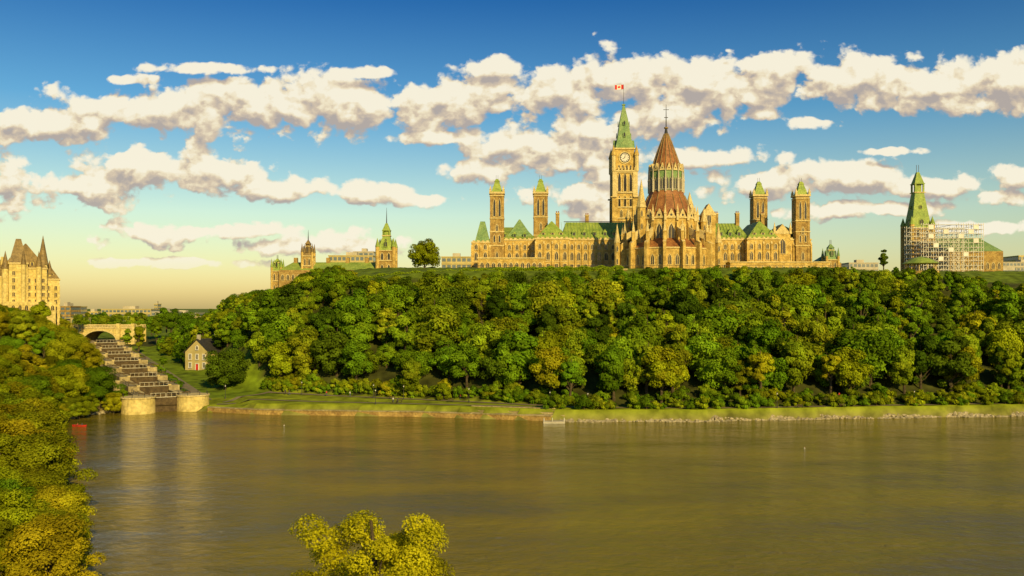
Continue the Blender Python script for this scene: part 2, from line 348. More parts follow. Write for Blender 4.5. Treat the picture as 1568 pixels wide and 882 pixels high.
while yy<480:
    xx=-215.0
    while xx<330:
        x0=xx+random.uniform(-2.8,2.8); y0=yy+random.uniform(-2.8,2.8); xx+=7.8
        yf=float(yft(x0)); sv=float(S(x0,y0))
        fr=(y0-yf)/(372-yf)
        px=784+x0/y0*F
        if y0<yf+(6.5 if x0<10 else 3.5): continue
        if sv<-80 or (sv<-66 and y0<372): continue
        if fr>1.0 and sv>-20 and not(px<575): continue
        z0=h(x0,y0)
        lim=32+(472-np.interp(px,skx,sky_))/F*y0 - z0
        ht=random.uniform(9,20) if fr<.6 else random.uniform(7.5,14.5)
        ht=min(ht,lim*random.uniform(.80,1.10))
        if ht<3.5: continue
        me_=random.choice(PR)
        u=random.random(); mat=M['leafgold'] if u<.08 else (M['leafdark'] if u<.26 else None)
        put(me_,'tree',x0,y0,z0-.4,ht/12,parent=forest,mat=mat,sxy=random.uniform(.8,1.15)*(1.3 if ht<8 else 1)); cnt+=1
    yy+=7.0
for b,e,dx,k,mt in [(632,606,0,0,None),(873,622,0,1,None),(845,618,2,2,'leafgold'),(940,618,3,0,None),(1012,622,2,2,'leafgold'),(1030,618,5,0,None),(1166,624,2,1,'leafgold'),(1215,620,5,0,None),(1272,620,4,1,'leafgold'),(1300,622,2,2,'leafgold'),(1385,620,5,0,None),(1476,618,4,2,'leafgold'),(1545,616,4,1,'leafgold'),(1110,622,6,2,None),(780,612,4,0,None),(715,608,5,2,None),(545,600,3,2,None),(465,597,3,0,None),(430,595,2,2,'leafgold'),(990,620,6,1,None)]:
    Y=300.0
    for _ in range(8): Y=float(yft(X(b,Y)))+dx
    x0=X(b,Y); put(PF[k],'deciduous_tree',x0,Y,h(x0,Y),random.uniform(.95,1.25),mat=M[mt] if mt else None)
put(tree_mesh('small_yellow_tree',91,7,3,.8,26,5000,.26,M['leafgold'],1.2),'small_tree',X(680,288),288,h(X(680,288),288)-1.2,.95)
SH=tree_mesh('shrub_mesh',95,4,2.6,.2,20,2600,.24,M['leaf'],.8)
sh=empty('shoreline_shrubs')
for i in range(460):
    x0=random.uniform(10,300); y0=float(ysh(x0))+random.uniform(3.0,6.0) if random.random()<.42 else float(yft(x0))+random.uniform(-1,4)
    if random.random()<.3: x0=random.uniform(-85,10); y0=float(yft(x0))+random.uniform(0,4)
    put(SH,'shrub',x0,y0,h(x0,y0)-.3,random.uniform(.4,1.2),parent=sh,mat=M['leafgold'] if random.random()<.2 else None)
put(tree_mesh('round_maple',71,15.5,8.2,1.0,80,17000,.34,M['leafdark'],.5,0,.18,.28),'maple_tree',X(345,320),320,h(X(345,320),320)-.3,1.0)
put(tree_mesh('plateau_tree',72,18,9,2.0,70,15000,.42,M['leafgold'],.6,0,.18,.28),'elm_tree',X(650,425),425,48.0,.93)
put(tree_mesh('conifer',73,13,3,1.0,30,5000,.35,M['leafdark'],1.6),'cedar_tree',X(1353,425),425,49,.85)
left=empty('riverbank_trees')
PL=[tree_mesh('bank_tree_%d'%i,80+i,14.0,R,.8,nc,34000,.19,LEFTLEAF,.7,0,.18,.3) for i,(R,nc) in enumerate([(5.8,64),(5.2,52),(6.4,70)])]
yy=97.0
while yy<285:
    dd=-2.5
    while dd<75:
        y0=yy+random.uniform(-2,2); d0=dd+random.uniform(-1.0,1.0); x0=float(xsl(y0))-d0; 
        px=784+x0/y0*F
        first=dd<0; dd+=7.0
        if px<-140: continue
        z0=max(0.3,h(x0,y0))
        lim=32+(472-np.interp(px,[-200,0,60,110,150,185],[440,464,476,500,545,600]))/F*y0-z0
        ht=random.uniform(9.5,15)
        if y0<122: ht=random.uniform(8,11)
        ht=min(ht,lim)
        if y0>225 and first: ht=min(ht,7)
        if ht<3.5: continue
        put(random.choice(PL),'tree',x0,y0,z0-.5,ht/14,parent=left,mat=M['leaf'] if random.random()<.2 else (M['leafgold'] if random.random()<.25 else None),sxy=1.15)
    yy+=6.5
yy=288.0
while yy<480:
    sv=-124.0
    while sv>-215:
        y0=yy+random.uniform(-2,2); x0=sv+random.uniform(-1.5,1.5)-0.57*(y0-283); sv-=7
        px=784+x0/y0*F
        if px<-60: continue
        z0=h(x0,y0); lim=32+(472-np.interp(px,[-200,0,55,80,110,150,185],[455,464,478,496,500,540,590]))/F*y0-z0
        ht=min(random.uniform(9,14),lim)
        if sv>-133: ht=min(ht,6)
        if ht<3.0: continue
        put(random.choice(PL),'tree',x0,y0,z0-.5,ht/14,parent=left,mat=M['leaf'] if random.random()<.35 else None,sxy=1.1)
    yy+=7
put(tree_mesh('foreground_tree_mesh',99,18,7.6,3,120,90000,.11,M['leafyel'],.25,0,.10,.20),'foreground_tree',X(568,62),62,.6,1.05,rot=.4)
vt=empty('valley_trees')
for b,e,Y,ht in [(212,533,430,13),(195,530,445,9),(240,520,470,13),(262,510,480,14),(285,515,450,13),(255,505,500,13),(300,520,440,12),(270,530,440,10),(232,510,500,10),(60,500,430,13),(120,500,470,7),(100,510,440,8),(250,560,360,4),(262,585,330,3),(340,545,395,11),(352,520,410,12),(325,530,420,12)]:
    x0=X(b,Y); put(random.choice(PR),'tree',x0,Y,Z(e,Y),ht/12,parent=vt,mat=M['leafgold'] if b in(212,60,100) else None)
for i in range(70):
    Y_=random.uniform(300,460); sv=random.choice([random.uniform(-119,-117),random.uniform(-97.5,-95.5)]); x0=sv-.57*(Y_-283); put(SH,'shrub',x0,Y_,h(x0,Y_)-.2,random.uniform(.5,1.1),parent=vt)
dt=empty('distant_treeline')
for i in range(150):
    Y=random.uniform(560,900); b=random.uniform(60,440); x0=X(b,Y); put(random.choice(PR),'tree',x0,Y,h(x0,Y)-3,random.uniform(.7,1.1),parent=dt)
for i in range(60):
    Y=random.uniform(800,1000); b=random.uniform(1200,1700); x0=X(b,Y); put(random.choice(PR),'tree',x0,Y,h(x0,Y)-2,random.uniform(.8,1.2),parent=dt)
def hedge(name,x0,x1,y,zf,hh,dep,n,leaf,mat):
    r=np.random.default_rng(5)
    P=np.stack([r.uniform(x0,x1,n),y+r.uniform(-dep/2,dep/2,n),r.uniform(0,1,n)],1); P[:,2]=zf(P[:,0])+P[:,2]*hh*(1+.2*np.sin(P[:,0]*.9))
    nn=np.array([0,-.6,.5])+r.normal(0,.4,(n,3)); nn/=np.linalg.norm(nn,axis=1)[:,None]
    t=np.cross(nn,r.normal(size=(n,3))); t/=np.linalg.norm(t,axis=1)[:,None]; b=np.cross(nn,t); sz=leaf*r.uniform(.6,1.2,n)[:,None]
    V=np.stack([P-t*sz,P-b*sz*.6,P+t*sz,P+b*sz*.6],1).reshape(-1,3)
    me=bpy.data.meshes.new(name); quads_mesh(me,V,np.arange(n*4).reshape(-1,4))
    c=r.uniform(.8,1.2,n); T=np.repeat(np.stack([c,c*.4,c*0,c*0+1],1),4,0)
    a=me.color_attributes.new('tint','FLOAT_COLOR','POINT'); a.data.foreach_set('color',T.astype(np.float32).ravel()); me.materials.append(mat)
    o=bpy.data.objects.new(name,me); scene.collection.objects.link(o)
hedge('ivy_hedge',-64,46,378,lambda xx:np.interp(xx,[-64,-45,0,46],[43.0,45.0,46.8,47.4]),2.0,2.5,9000,.38,M['leaf'])

# ------------------------------------------------------------ Centre Block
def corner_tower(mb,cx,cy,zb,zt,za,w):
    st,tr=M['stone'],M['trim']
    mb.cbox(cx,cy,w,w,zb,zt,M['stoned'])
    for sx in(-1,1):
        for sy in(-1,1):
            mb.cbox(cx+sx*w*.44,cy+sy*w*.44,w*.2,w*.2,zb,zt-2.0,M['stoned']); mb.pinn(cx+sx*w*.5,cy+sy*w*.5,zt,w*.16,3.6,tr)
    for zz in (zb+15,zb+22,zt-13.2,zt-1.8): mb.cbox(cx,cy,w+.9,w+.9,zz,zz+.5,tr)
    mb.cbox(cx,cy,w+1.3,w+1.3,zt-.6,zt+.4,tr)
    for k in range(4):
        a=k*math.pi/2; r=(math.cos(a),math.sin(a),0); n=Vector(r).cross(Vector((0,0,1)))
        for off in(-.2,.2):
            o=Vector((cx,cy,0))+Vector(r)*off*w+n*(w/2)
            mb.window((o.x,o.y,zt-12),r,w*.17,9,True,mull=False); mb.window((o.x,o.y,zb+17),r,w*.14,3.6,True,mull=False)
        o=Vector((cx,cy,0))+n*(w/2); mb.window((o.x,o.y,zb+8),r,w*.2,4,True)
        mb.window((o.x,o.y,zt-20),r,w*.16,4,True)
    mb.frus(cx,cy,zt+.4,zt+.4+(za-zt)*.75,w*.86,w*.86,w*.34,w*.34,M['copper'])
    mb.frus(cx,cy,zt+.4+(za-zt)*.75,za,w*.42,w*.42,w*.18,w*.18,M['copper'])
    for sx in(-1,1): mb.beam((cx+sx*w*.07,cy,za),(cx+sx*w*.07,cy,za+2),.12,M['iron'])
cb=empty('parliament_centre_block')
ZB=50.5
YF=460
def bx(p): return X(p,YF)
w=MB(); EZ=Z(367,YF)
def mass(p0,p1,y0,y1,n,ez=EZ,pier=True):
    x0,x1=bx(p0),bx(p1)
    w.box(x0,x1,y0,y1,ZB-4,ez,M['stone'])
    w.box(x0-.3,x1+.3,y0-.3,y1+.3,ez,ez+.7,M['trim'])
    w.box(x0-.15,x1+.15,y0-.2,y1+.2,ZB+4.7,ZB+5.1,M['trim'])
    w.row(x0,x1,y0,ZB+.8,n,1.5,2.8,False,(ZB-2,ez-1) if pier else None)
    w.row(x0,x1,y0,ZB+5.8,n,1.6,4.0,True)
    w.row(x0,x1,y0,ZB+11.3,n,1.3,2.6,True)
    ns=max(1,int((y1-y0)/5)); 
    for zz,hh in((ZB+.8,2.8),(ZB+5.8,4),(ZB+11.3,2.6)):
        w.siderow(x0,y0,y1,zz,ns,1.4,hh,-1); w.siderow(x1,y0,y1,zz,ns,1.4,hh,1)
    k=int((x1-x0)/2.2)
    for i in range(k): w.box(x0+(i+.2)*(x1-x0)/k,x0+(i+.75)*(x1-x0)/k,y0-.25,y0+.1,ez+.7,ez+1.3,M['trim'])
mass(722,750,462,500,2,Z(372,462)); mass(750,822,466,505,6); mass(820,871,458,500,4); mass(871,945,463,500,7)
mass(1086,1150,463,500,6); mass(1143,1192,458,500,4); mass(1192,1246,464,505,4); 
w.box(bx(945),bx(1086),468,500,ZB-4,EZ,M['stone'])
w.box(bx(733),bx(832),447,458,ZB-5,Z(396,447),M['stone']); w.box(bx(733)-.3,bx(832)+.3,446.7,458,Z(396,447),Z(396,447)+.6,M['trim'])
w.row(bx(735),bx(830),447,ZB+1,11,1.6,2.8,True)
w.box(bx(1110),bx(1260),449,458,ZB-5,Z(402,449),M['stone']); w.box(bx(1110)-.3,bx(1260)+.3,448.7,458,Z(402,449),Z(402,449)+.5,M['trim'])
w.row(bx(1112),bx(1258),449,ZB-.5,14,1.6,2.6,True)
for p,wd in((1199,8),):
    xx=bx(p); w.box(xx-wd/2,xx+wd/2,461,466,ZB,EZ+3,M['stone']); w.mesh([(xx-wd/2-.3,460.8,EZ+3),(xx+wd/2+.3,460.8,EZ+3),(xx,460.8,EZ+8),(xx-wd/2-.3,470,EZ+3),(xx+wd/2+.3,470,EZ+3),(xx,470,EZ+8)],[(0,1,2),(3,5,4),(0,2,5,3),(1,4,5,2)],M['trim'])
    w.window((xx,461,EZ-7),(1,0,0),3,7.5,True)
    for q in(-1,1): w.pinn(xx+q*wd/2,461,EZ+3,1.1,6,M['trim'])
for p,y0 in((856,470),(1108,472),(1140,470),(1183,474),(905,480)):
    xx=bx(p); w.cbox(xx,y0+5,1.8,2.4,EZ,Z(323,YF),M['stoned']); w.cbox(xx,y0+5,2.2,2.8,Z(323,YF),Z(323,YF)+.5,M['trim'])
    for q in(-.5,.5): w.prism(xx+q,y0+5,.3,.3,Z(323,YF)+.5,Z(323,YF)+1.5,6,M['redroof'])
w.obj('walls',cb)
r=MB(); RZ=Z(337,YF); C=M['copper']
r.hip(bx(727),bx(750),462,474,Z(372,462)+.7,Z(338,462),2.6,M['copperd'],top=2.2)
r.hip(bx(750)-.4,bx(822),466,503,EZ+.7,RZ-1.5,6,C); r.frus(bx(796),478,EZ+.7,Z(336,478),15,18,.6,.6,M['copperd'])
r.hip(bx(820),bx(871),458,497,EZ+.7,RZ,8,C,axis='y'); r.hip(bx(860),bx(1100),463,489,EZ+.7,RZ+.3,3,C)
r.hip(bx(1080),bx(1150),463,489,EZ+.7,RZ-.2,3,C); r.hip(bx(1143),bx(1192),458,497,EZ+.7,RZ,8,C,axis='y'); r.hip(bx(1188),bx(1246),465,503,EZ+.7,RZ-1,7,C)
for p in(880,896,912,928,942,1094,1108,1122,1136): r.gabledormer(bx(p),465.5,EZ+2.2,1.9,3.6,5,M['copperd'],C)
for p in(757,772,788,804): r.gabledormer(bx(p),469,EZ+1.8,1.8,3.2,4,M['copperd'],C)
for p in(832,846,859,1155,1168,1181): r.gabledormer(bx(p),459.6,EZ+1.6,1.9,3.4,5,M['trim'],C)
for p in(1208,1220,1232): r.gabledormer(bx(p),468,EZ+1.8,1.8,3.2,4,M['copperd'],C)
for i in range(70):
    xx=bx(862)+i*1.6
    if xx<bx(944): r.beam((xx,463.2,EZ+1),(xx,475.6,RZ+.3),.1,M['copperd'])
    xx=bx(1082)+i*1.6
    if xx<bx(1142): r.beam((xx,463.2,EZ+1),(xx,475.6,RZ-.1),.1,M['copperd'])
r.beam((bx(866),476,RZ+.7),(bx(1094),476,RZ+.7),.35,M['iron'])
r.obj('roofs',cb)
t=MB()
for p,Y in((761,463),(828,486),(1164,486),(1229,463)):
    corner_tower(t,X(p,Y),Y+3,ZB-2,Z(295 if p<900 else 299,Y),Z(273 if p<900 else 277,Y),6.6 if Y<470 else 6.9)
t.obj('corner_towers',cb)

# ------------------------------------------------------------ Peace Tower
pt=empty('peace_tower'); Y=500; cx=X(957,Y); cy=Y+6
t=MB(); st,tr=M['stone'],M['trim']; W=12.4
zs=Z(262,Y)
t.cbox(cx,cy,W,W,ZB,zs,st)
for sx in(-1,1):
    for sy in(-1,1):
        t.cbox(cx+sx*W*.45,cy+sy*W*.45,3.0,3.0,ZB,zs-14,st); t.cbox(cx+sx*W*.45,cy+sy*W*.45,2.6,2.6,zs-14,zs,tr)
        t.prism(cx+sx*6.3,cy+sy*6.3,1.25,1.15,zs,Z(238,Y),8,tr); t.prism(cx+sx*6.3,cy+sy*6.3,1.5,.05,Z(238,Y),Z(222,Y),8,st)
        t.cbox(cx+sx*6.3,cy+sy*6.3,3.4,3.4,zs-14.5,zs-14,tr)
for zz in(Z(335,Y),Z(318,Y),Z(305,Y),Z(296,Y),zs-1): t.cbox(cx,cy,W+1.2,W+1.2,zz,zz+.6,tr)
for k in range(4):
    a=k*math.pi/2; rr=Vector((math.cos(a),math.sin(a),0)); n=rr.cross(Vector((0,0,1)))
    for off in(-3.1,0,3.1):
        o=Vector((cx,cy,0))+rr*off+n*(W/2); t.window((o.x,o.y,Z(293,Y)),rr,1.5,10.2,True,mull=False,t=.4,proud=.4); t.window((o.x,o.y,Z(318,Y)),rr,1.2,6.5,True,mull=False)
    for off in(-2,2):
        o=Vector((cx,cy,0))+rr*off+n*(W/2); t.window((o.x,o.y,Z(333,Y)),rr,1.2,4.2,True); t.window((o.x,o.y,Z(350,Y)),rr,1.2,4.2,True)
W2=10.6; zc=Z(226,Y); t.cbox(cx,cy,W2,W2,zs,zc,st); t.cbox(cx,cy,W2+.9,W2+.9,zc-.8,zc,tr); t.cbox(cx,cy,W+1.8,W+1.8,zs-.4,zs+.5,tr)
for i in range(4):
    a=i*math.pi/2; rr=Vector((math.cos(a),math.sin(a),0)); n=rr.cross(Vector((0,0,1)))
    o=Vector((cx,cy,0))+n*(W2/2)
    for q in range(-3,4): 
        c_=Vector((cx,cy,0))+rr*q*1.8+n*(W/2+.5); t.cbox(c_.x,c_.y,.7,.7,zs+.5,zs+2.0,tr)
    for off in(-3.2,-1.1,1.1,3.2):
        oo=o+rr*off; t.window((oo.x,oo.y,zs+1.5),rr,.8,2.0,True,mull=False,t=.15,proud=.15)
    zg=zc; pts=[o+rr*-3.6+n*.45,o+rr*3.6+n*.45,o+n*.45]; 
    t.mesh([(pts[0].x,pts[0].y,zg),(pts[1].x,pts[1].y,zg),(pts[2].x,pts[2].y,zg+5),(cx-rr.x*3.6,cy-rr.y*3.6,zg),(cx+rr.x*3.6,cy+rr.y*3.6,zg),(cx,cy,zg+5)],[(0,1,2),(0,2,5,3),(1,4,5,2)],M['copperd'])
t.obj('tower_shaft',pt)
t=MB()
for i in range(4):
    a=i*math.pi/2; rr=Vector((math.cos(a),math.sin(a),0)); n=rr.cross(Vector((0,0,1))); o=Vector((cx,cy,Z(241,Y)))+n*(W2/2)
    def disc(R,c,m,R2=0):
        k=28
        if R2: 
            for j in range(k):
                a0=2*math.pi*j/k;a1=2*math.pi*(j+1)/k
                t.poly([o+n*c+rr*math.cos(b_)*q+Vector((0,0,math.sin(b_)*q)) for b_,q in((a0,R2),(a0,R),(a1,R),(a1,R2))],m)
        else: t.poly([o+n*c+rr*math.cos(2*math.pi*j/k)*R+Vector((0,0,math.sin(2*math.pi*j/k)*R)) for j in range(k)],m)
    disc(2.9,.18,M['iron']); disc(2.3,.24,M['white']); disc(3.4,.35,tr,2.8)
    for j in range(12):
        a0=2*math.pi*j/12; dv=rr*math.cos(a0)+Vector((0,0,math.sin(a0))); t.beam(o+n*.3+dv*1.7,o+n*.3+dv*2.2,.22,M['iron'])
    t.beam(o+n*.34,o+n*.34+rr*.2+Vector((0,0,2.0)),.22,M['iron']); t.beam(o+n*.38,o+n*.38+rr*-1.2+Vector((0,0,-.7)),.28,M['iron'])
t.obj('clock_faces',pt)
t=MB(); za=Z(156,Y); c_=M['copperd']
t.frus(cx,cy,zc,zc+6,W2-.4,W2-.4,7.2,7.2,c_); t.frus(cx,cy,zc+6,zc+16,7.2,7.2,4.4,4.4,c_); t.frus(cx,cy,zc+16,za,4.4,4.4,.7,.7,c_)
for k in range(4):
    a=k*math.pi/2; rr=Vector((math.cos(a),math.sin(a),0)); n=rr.cross(Vector((0,0,1)))
    for zz,d in((zc+6.5,3.5),(zc+13,2.6)):
        o=Vector((cx,cy,0))+n*(d+.35); t.window((o.x,o.y,zz),rr,.9,2.2,True,mf=c_,mull=False)
t.cbox(cx,cy,1.8,1.8,za-.6,za,c_); t.prism(cx,cy,.12,.07,za,Z(125,Y),6,M['iron'])
t.obj('copper_spire',pt)
t=MB(); L=4.8;Hh=2.5; zf=Z(129,Y)-Hh/2
def flp(a,b,off=0): return (cx-.1-a*L, cy+.35*math.sin(a*5)-off, zf+b*Hh-.25*a+.1*math.sin(a*6))
for i in range(12):
    a0,a1=i/12,(i+1)/12; m_=M['red'] if (i<3 or i>=9) else M['white']
    t.poly([flp(a0,0),flp(a1,0),flp(a1,1),flp(a0,1)],m_)
leafp=[(.5,.9),(.45,.72),(.4,.76),(.42,.55),(.34,.62),(.3,.5),(.43,.3),(.49,.32),(.49,.1),(.51,.1),(.51,.32),(.57,.3),(.7,.5),(.66,.62),(.58,.55),(.6,.76),(.55,.72)]
t.poly([flp(a,b,.06) for a,b in leafp],M['red']); t.poly([flp(a,b,-.06) for a,b in leafp],M['red'])
t.obj('flag',pt)

# ------------------------------------------------------------ Library
lb=empty('library_of_parliament'); LY=432; lx=X(1020,LY); ly=LY
n=16; rot=math.pi/16
g=MB(); 
g.prism(lx,ly,20,20,ZB-5,Z(384,LY),n,st,rot); g.prism(lx,ly,20.4,20.4,Z(384,LY),Z(384,LY)+.6,n,tr,rot)
g.prism(lx,ly,14,14,ZB,Z(338,LY),n,st,rot); g.prism(lx,ly,14.5,14.5,Z(338,LY),Z(338,LY)+.7,n,tr,rot)
g.prism(lx,ly,7.8,7.8,Z(296,LY),Z(262,LY),n,M['copperd'],rot)
z1,z2,z3=Z(384,LY)+.6,Z(338,LY),Z(262,LY)
for i in range(n):
    a=2*math.pi*i/n+rot+math.pi/n; d=Vector((math.cos(a),math.sin(a),0)); rr=Vector((-d.y,d.x,0))
    if rr.cross(Vector((0,0,1))).dot(d)<0: rr=-rr
    ap=math.cos(math.pi/n)
    for off in(-1.7,1.7):
        o=Vector((lx,ly,0))+d*20*ap+rr*off; g.window((o.x,o.y,ZB+1.4),rr,1.5,4.6,True)
    o=Vector((lx,ly,0))+d*14*ap; g.window((o.x,o.y,z2-11),rr,2.6,8.4,True,t=.5,proud=.4)
    def gablet(R,z,wd,hh,m,dep=2.0):
        o=Vector((lx,ly,z))+d*(R*ap+.45); 
        a_,b_,c_=o-rr*wd/2,o+rr*wd/2,o+Vector((0,0,hh)); bk=-d*dep
        g.mesh([a_,b_,c_,a_+bk,b_+bk,c_+bk],[(0,1,2),(5,4,3),(0,2,5,3),(1,4,5,2)],m)
        o2=o+d*.05+Vector((0,0,hh*.3)); k=10; g.poly([o2+rr*math.cos(2*math.pi*j/k)*wd*.13+Vector((0,0,math.sin(2*math.pi*j/k)*wd*.13)) for j in range(k)],M['glass'])
    gablet(14,z2+.2,4.2,4.2,tr)
    gablet(7.8,z3-.6,2.5,3.6,tr,1.6)
    o=Vector((lx,ly,0))+d*7.8*ap
    for off in(-.6,.6): 
        oo=o+rr*off; g.window((oo.x,oo.y,Z(292,LY)),rr,.7,5.6,True,mf=M['concrete'],mull=False,t=.14,proud=.2)
    a=2*math.pi*i/n+rot; d=Vector((math.cos(a),math.sin(a),0)); 
    def rad(r0,r1,za0,za1,zb0,zb1,th,m):
        p=Vector((-d.y,d.x,0))*th/2; c0=Vector((lx,ly,0))
        g.hexa([c0+d*r0-p+Vector((0,0,za0)),c0+d*r1-p+Vector((0,0,za1)),c0+d*r1+p+Vector((0,0,za1)),c0+d*r0+p+Vector((0,0,za0))],
               [c0+d*r0-p+Vector((0,0,zb0)),c0+d*r1-p+Vector((0,0,zb1)),c0+d*r1+p+Vector((0,0,zb1)),c0+d*r0+p+Vector((0,0,zb0))],m)
    rad(19.2,22.6,ZB-4,ZB-4,z1+4,z1+2,1.3,st); rad(19.0,22.0,z1+4,z1+2,z1+4.5,z1+2.5,1.5,tr)
    rad(13.9,20.2,z2-6.5,z1+3,z2-3.4,z1+7.0,.9,tr)
    rad(13.6,15.3,ZB,ZB,z2-.5,z2-2.5,1.2,st)
    q=Vector((lx,ly,0))+d*20.4; g.pinn(q.x,q.y,z1+3,1.5,9.5,st,tr)
    q=Vector((lx,ly,0))+d*14.6; g.pinn(q.x,q.y,z2-1,1.1,7.5,tr)
    q=Vector((lx,ly,0))+d*8.2; g.pinn(q.x,q.y,Z(296,LY),.7,13.5,M['concrete'])
g.obj('walls_and_buttresses',lb)
g=MB(); rm=M['redroof']
g.prism(lx,ly,20.2,14,z1,z1+4.5,n,rm,rot)
prof=[(14.3,z2+.7),(12.0,z2+4.0),(10.0,z2+8.5),(8.5,Z(300,LY)),(8.0,Z(294,LY))]
for (a,b),(c,d2) in zip(prof[:-1],prof[1:]): g.prism(lx,ly,a,c,b,d2,n,rm,rot)
prof=[(7.9,z3),(6.3,z3+3),(4.6,z3+8),(2.6,z3+13.5),(.9,Z(205,LY))]
for (a,b),(c,d2) in zip(prof[:-1],prof[1:]): g.prism(lx,ly,a,c,b,d2,n,rm,rot)
for i in range(n):
    a=2*math.pi*i/n+rot; d=Vector((math.cos(a),math.sin(a),0)); c0=Vector((lx,ly,0))
    for pr in([(14.4,z2+.8),(12.1,z2+4.1),(10.1,z2+8.6),(8.6,Z(300,LY))],[(8.0,z3),(6.4,z3+3),(4.7,z3+8),(2.7,z3+13.5),(1.0,Z(205,LY))]):
        for (p0,q0),(p1,q1) in zip(pr[:-1],pr[1:]): g.beam(c0+d*p0+Vector((0,0,q0)),c0+d*p1+Vector((0,0,q1)),.3,M['chroof'])
g.prism(lx,ly,.9,.5,Z(205,LY),Z(197,LY),8,M['iron']); g.prism(lx,ly,1.0,1.0,Z(197,LY),Z(195,LY),8,M['chroof']); g.prism(lx,ly,.28,.1,Z(195,LY),Z(160,LY),6,M['iron'])
g.beam((lx-1.3,ly,Z(168,LY)),(lx+1.3,ly,Z(168,LY)),.22,M['iron']); g.beam((lx-.9,ly,Z(180,LY)),(lx+.9,ly,Z(180,LY)),.3,M['iron'])
g.obj('roofs',lb)
g=MB()
def turret(px,Yt,e0,e1,r_,cap,m=st):
    xx=X(px,Yt); g.prism(xx,Yt,r_,r_,ZB-3,Z(e0,Yt),8,m,.39); g.prism(xx,Yt,r_*1.2,r_*1.2,Z(e0,Yt),Z(e0,Yt)+.6,8,tr,.39); g.prism(xx,Yt,r_*1.1,.06,Z(e0,Yt)+.6,Z(e1,Yt),8,cap,.39)
    for k in range(3): g.window((xx,Yt-r_*.93,Z(e0,Yt)-4-k*6),(1,0,0),.6,2.6,True,mull=False,t=.15)
turret(982,424,318,274,2.0,tr); turret(962,440,335,318,1.3,tr); turret(945,428,372,343,1.3,tr); turret(1078,430,340,318,1.5,tr); turret(1100,432,372,343,1.4,tr); turret(1056,446,320,294,2.0,tr)
g.box(X(960,452),X(1086,452),446,463,ZB-3,Z(352,450),st); g.hip(X(958,452),X(1088,452),445,464,Z(352,450),Z(336,450),5,M['copper'])
for p in(1058,1085): 
    xx=X(p,444); g.box(xx-3.2,xx+3.2,443,450,ZB,Z(330,444),st); g.mesh([(xx-3.6,442.8,Z(330,444)),(xx+3.6,442.8,Z(330,444)),(xx,442.8,Z(312,444)),(xx-3.6,450,Z(330,444)),(xx+3.6,450,Z(330,444)),(xx,450,Z(312,444))],[(0,1,2),(3,5,4),(0,2,5,3),(1,4,5,2)],tr); g.window((xx,443,Z(345,444)),(1,0,0),1.8,6,True)
g.obj('turrets_and_link',lb)

# ------------------------------------------------------------ generic Gothic tower (east / west block)
def goth_tower(mb,cx,cy,w,zb,zt,zr,za,cop,spike=True):
    mb.cbox(cx,cy,w,w,zb,zt,M['stoned']); 
    for zz in(zt-6,zt-.4): mb.cbox(cx,cy,w+.8,w+.8,zz,zz+.5,tr)
    for sx in(-1,1):
        for sy in(-1,1):
            mb.prism(cx+sx*w*.48,cy+sy*w*.48,w*.12,w*.12,zb,zt+2,8,M['stone']); mb.prism(cx+sx*w*.48,cy+sy*w*.48,w*.14,.05,zt+2,zt+7,8,cop)
    for k in range(4):
        a=k*math.pi/2; rr=Vector((math.cos(a),math.sin(a),0)); nn=rr.cross(Vector((0,0,1)))
        for off in(-.2,.2):
            o=Vector((cx,cy,0))+rr*off*w+nn*w/2; mb.window((o.x,o.y,zt-5.4),rr,w*.14,4,True,mull=False); mb.window((o.x,o.y,zt-12),rr,w*.14,4,True,mull=False)
        o=Vector((cx,cy,0))+nn*(w*.42); mb.window((o.x,o.y,zt+2.2),rr,w*.18,3,True,mf=cop)
        o=Vector((cx,cy,0))+nn*(w*.33); mb.window((o.x,o.y,zt+(zr-zt)*.55),rr,w*.1,2,True,mf=cop)
    mb.frus(cx,cy,zt,zr,w*.9,w*.9,w*.42,w*.42,cop)
    mb.cbox(cx,cy,w*.52,w*.52,zr,zr+.5,tr); zl=zr+(za-zr)*.42
    for sx in(-1,1):
        for sy in(-1,1): mb.cbox(cx+sx*w*.19,cy+sy*w*.19,w*.07,w*.07,zr,zl,cop)
    mb.cbox(cx,cy,w*.25,w*.25,zr,zl,cop); mb.cbox(cx,cy,w*.5,w*.5,zl,zl+.4,cop)
    mb.frus(cx,cy,zl+.4,za,w*.44,w*.44,w*.12,w*.12,cop)
    if spike:
        for q in(-.05,.05): mb.beam((cx+q*w,cy,za),(cx+q*w,cy,za+w*.35),.2,M['iron'])
wb=empty('west_block'); g=MB(); Y=560
goth_tower(g,X(1405,Y),Y,13,ZB-3,Z(350,Y),Z(296,Y),Z(264,Y),M['copper'])
g.box(X(1412,Y),X(1520,Y),548,575,ZB-4,Z(385,550),M['stoned']); g.hip(X(1412,Y),X(1520,Y),548,575,Z(385,550),Z(362,550),8,M['copperd'])
g.row(X(1414,Y),X(1518,Y),548,ZB+5,12,1.6,4,True)
goth_tower(g,X(1281,520),530,7,ZB-3,Z(398,530),Z(384,530),Z(374,530),M['copperd'])
g.box(X(1262,520),X(1300,520),532,548,ZB-3,Z(403,535),M['stoned']); g.hip(X(1262,520),X(1300,520),532,548,Z(403,535),Z(392,535),5,M['copperd'])
g.obj('walls_and_tower',wb)
g=MB(); Y=515; x0,x1=X(1414,Y),X(1506,Y); z0=ZB-2; nx_=12; nzz=12; zt_=Z(344,Y); dz=(zt_-z0)/nzz
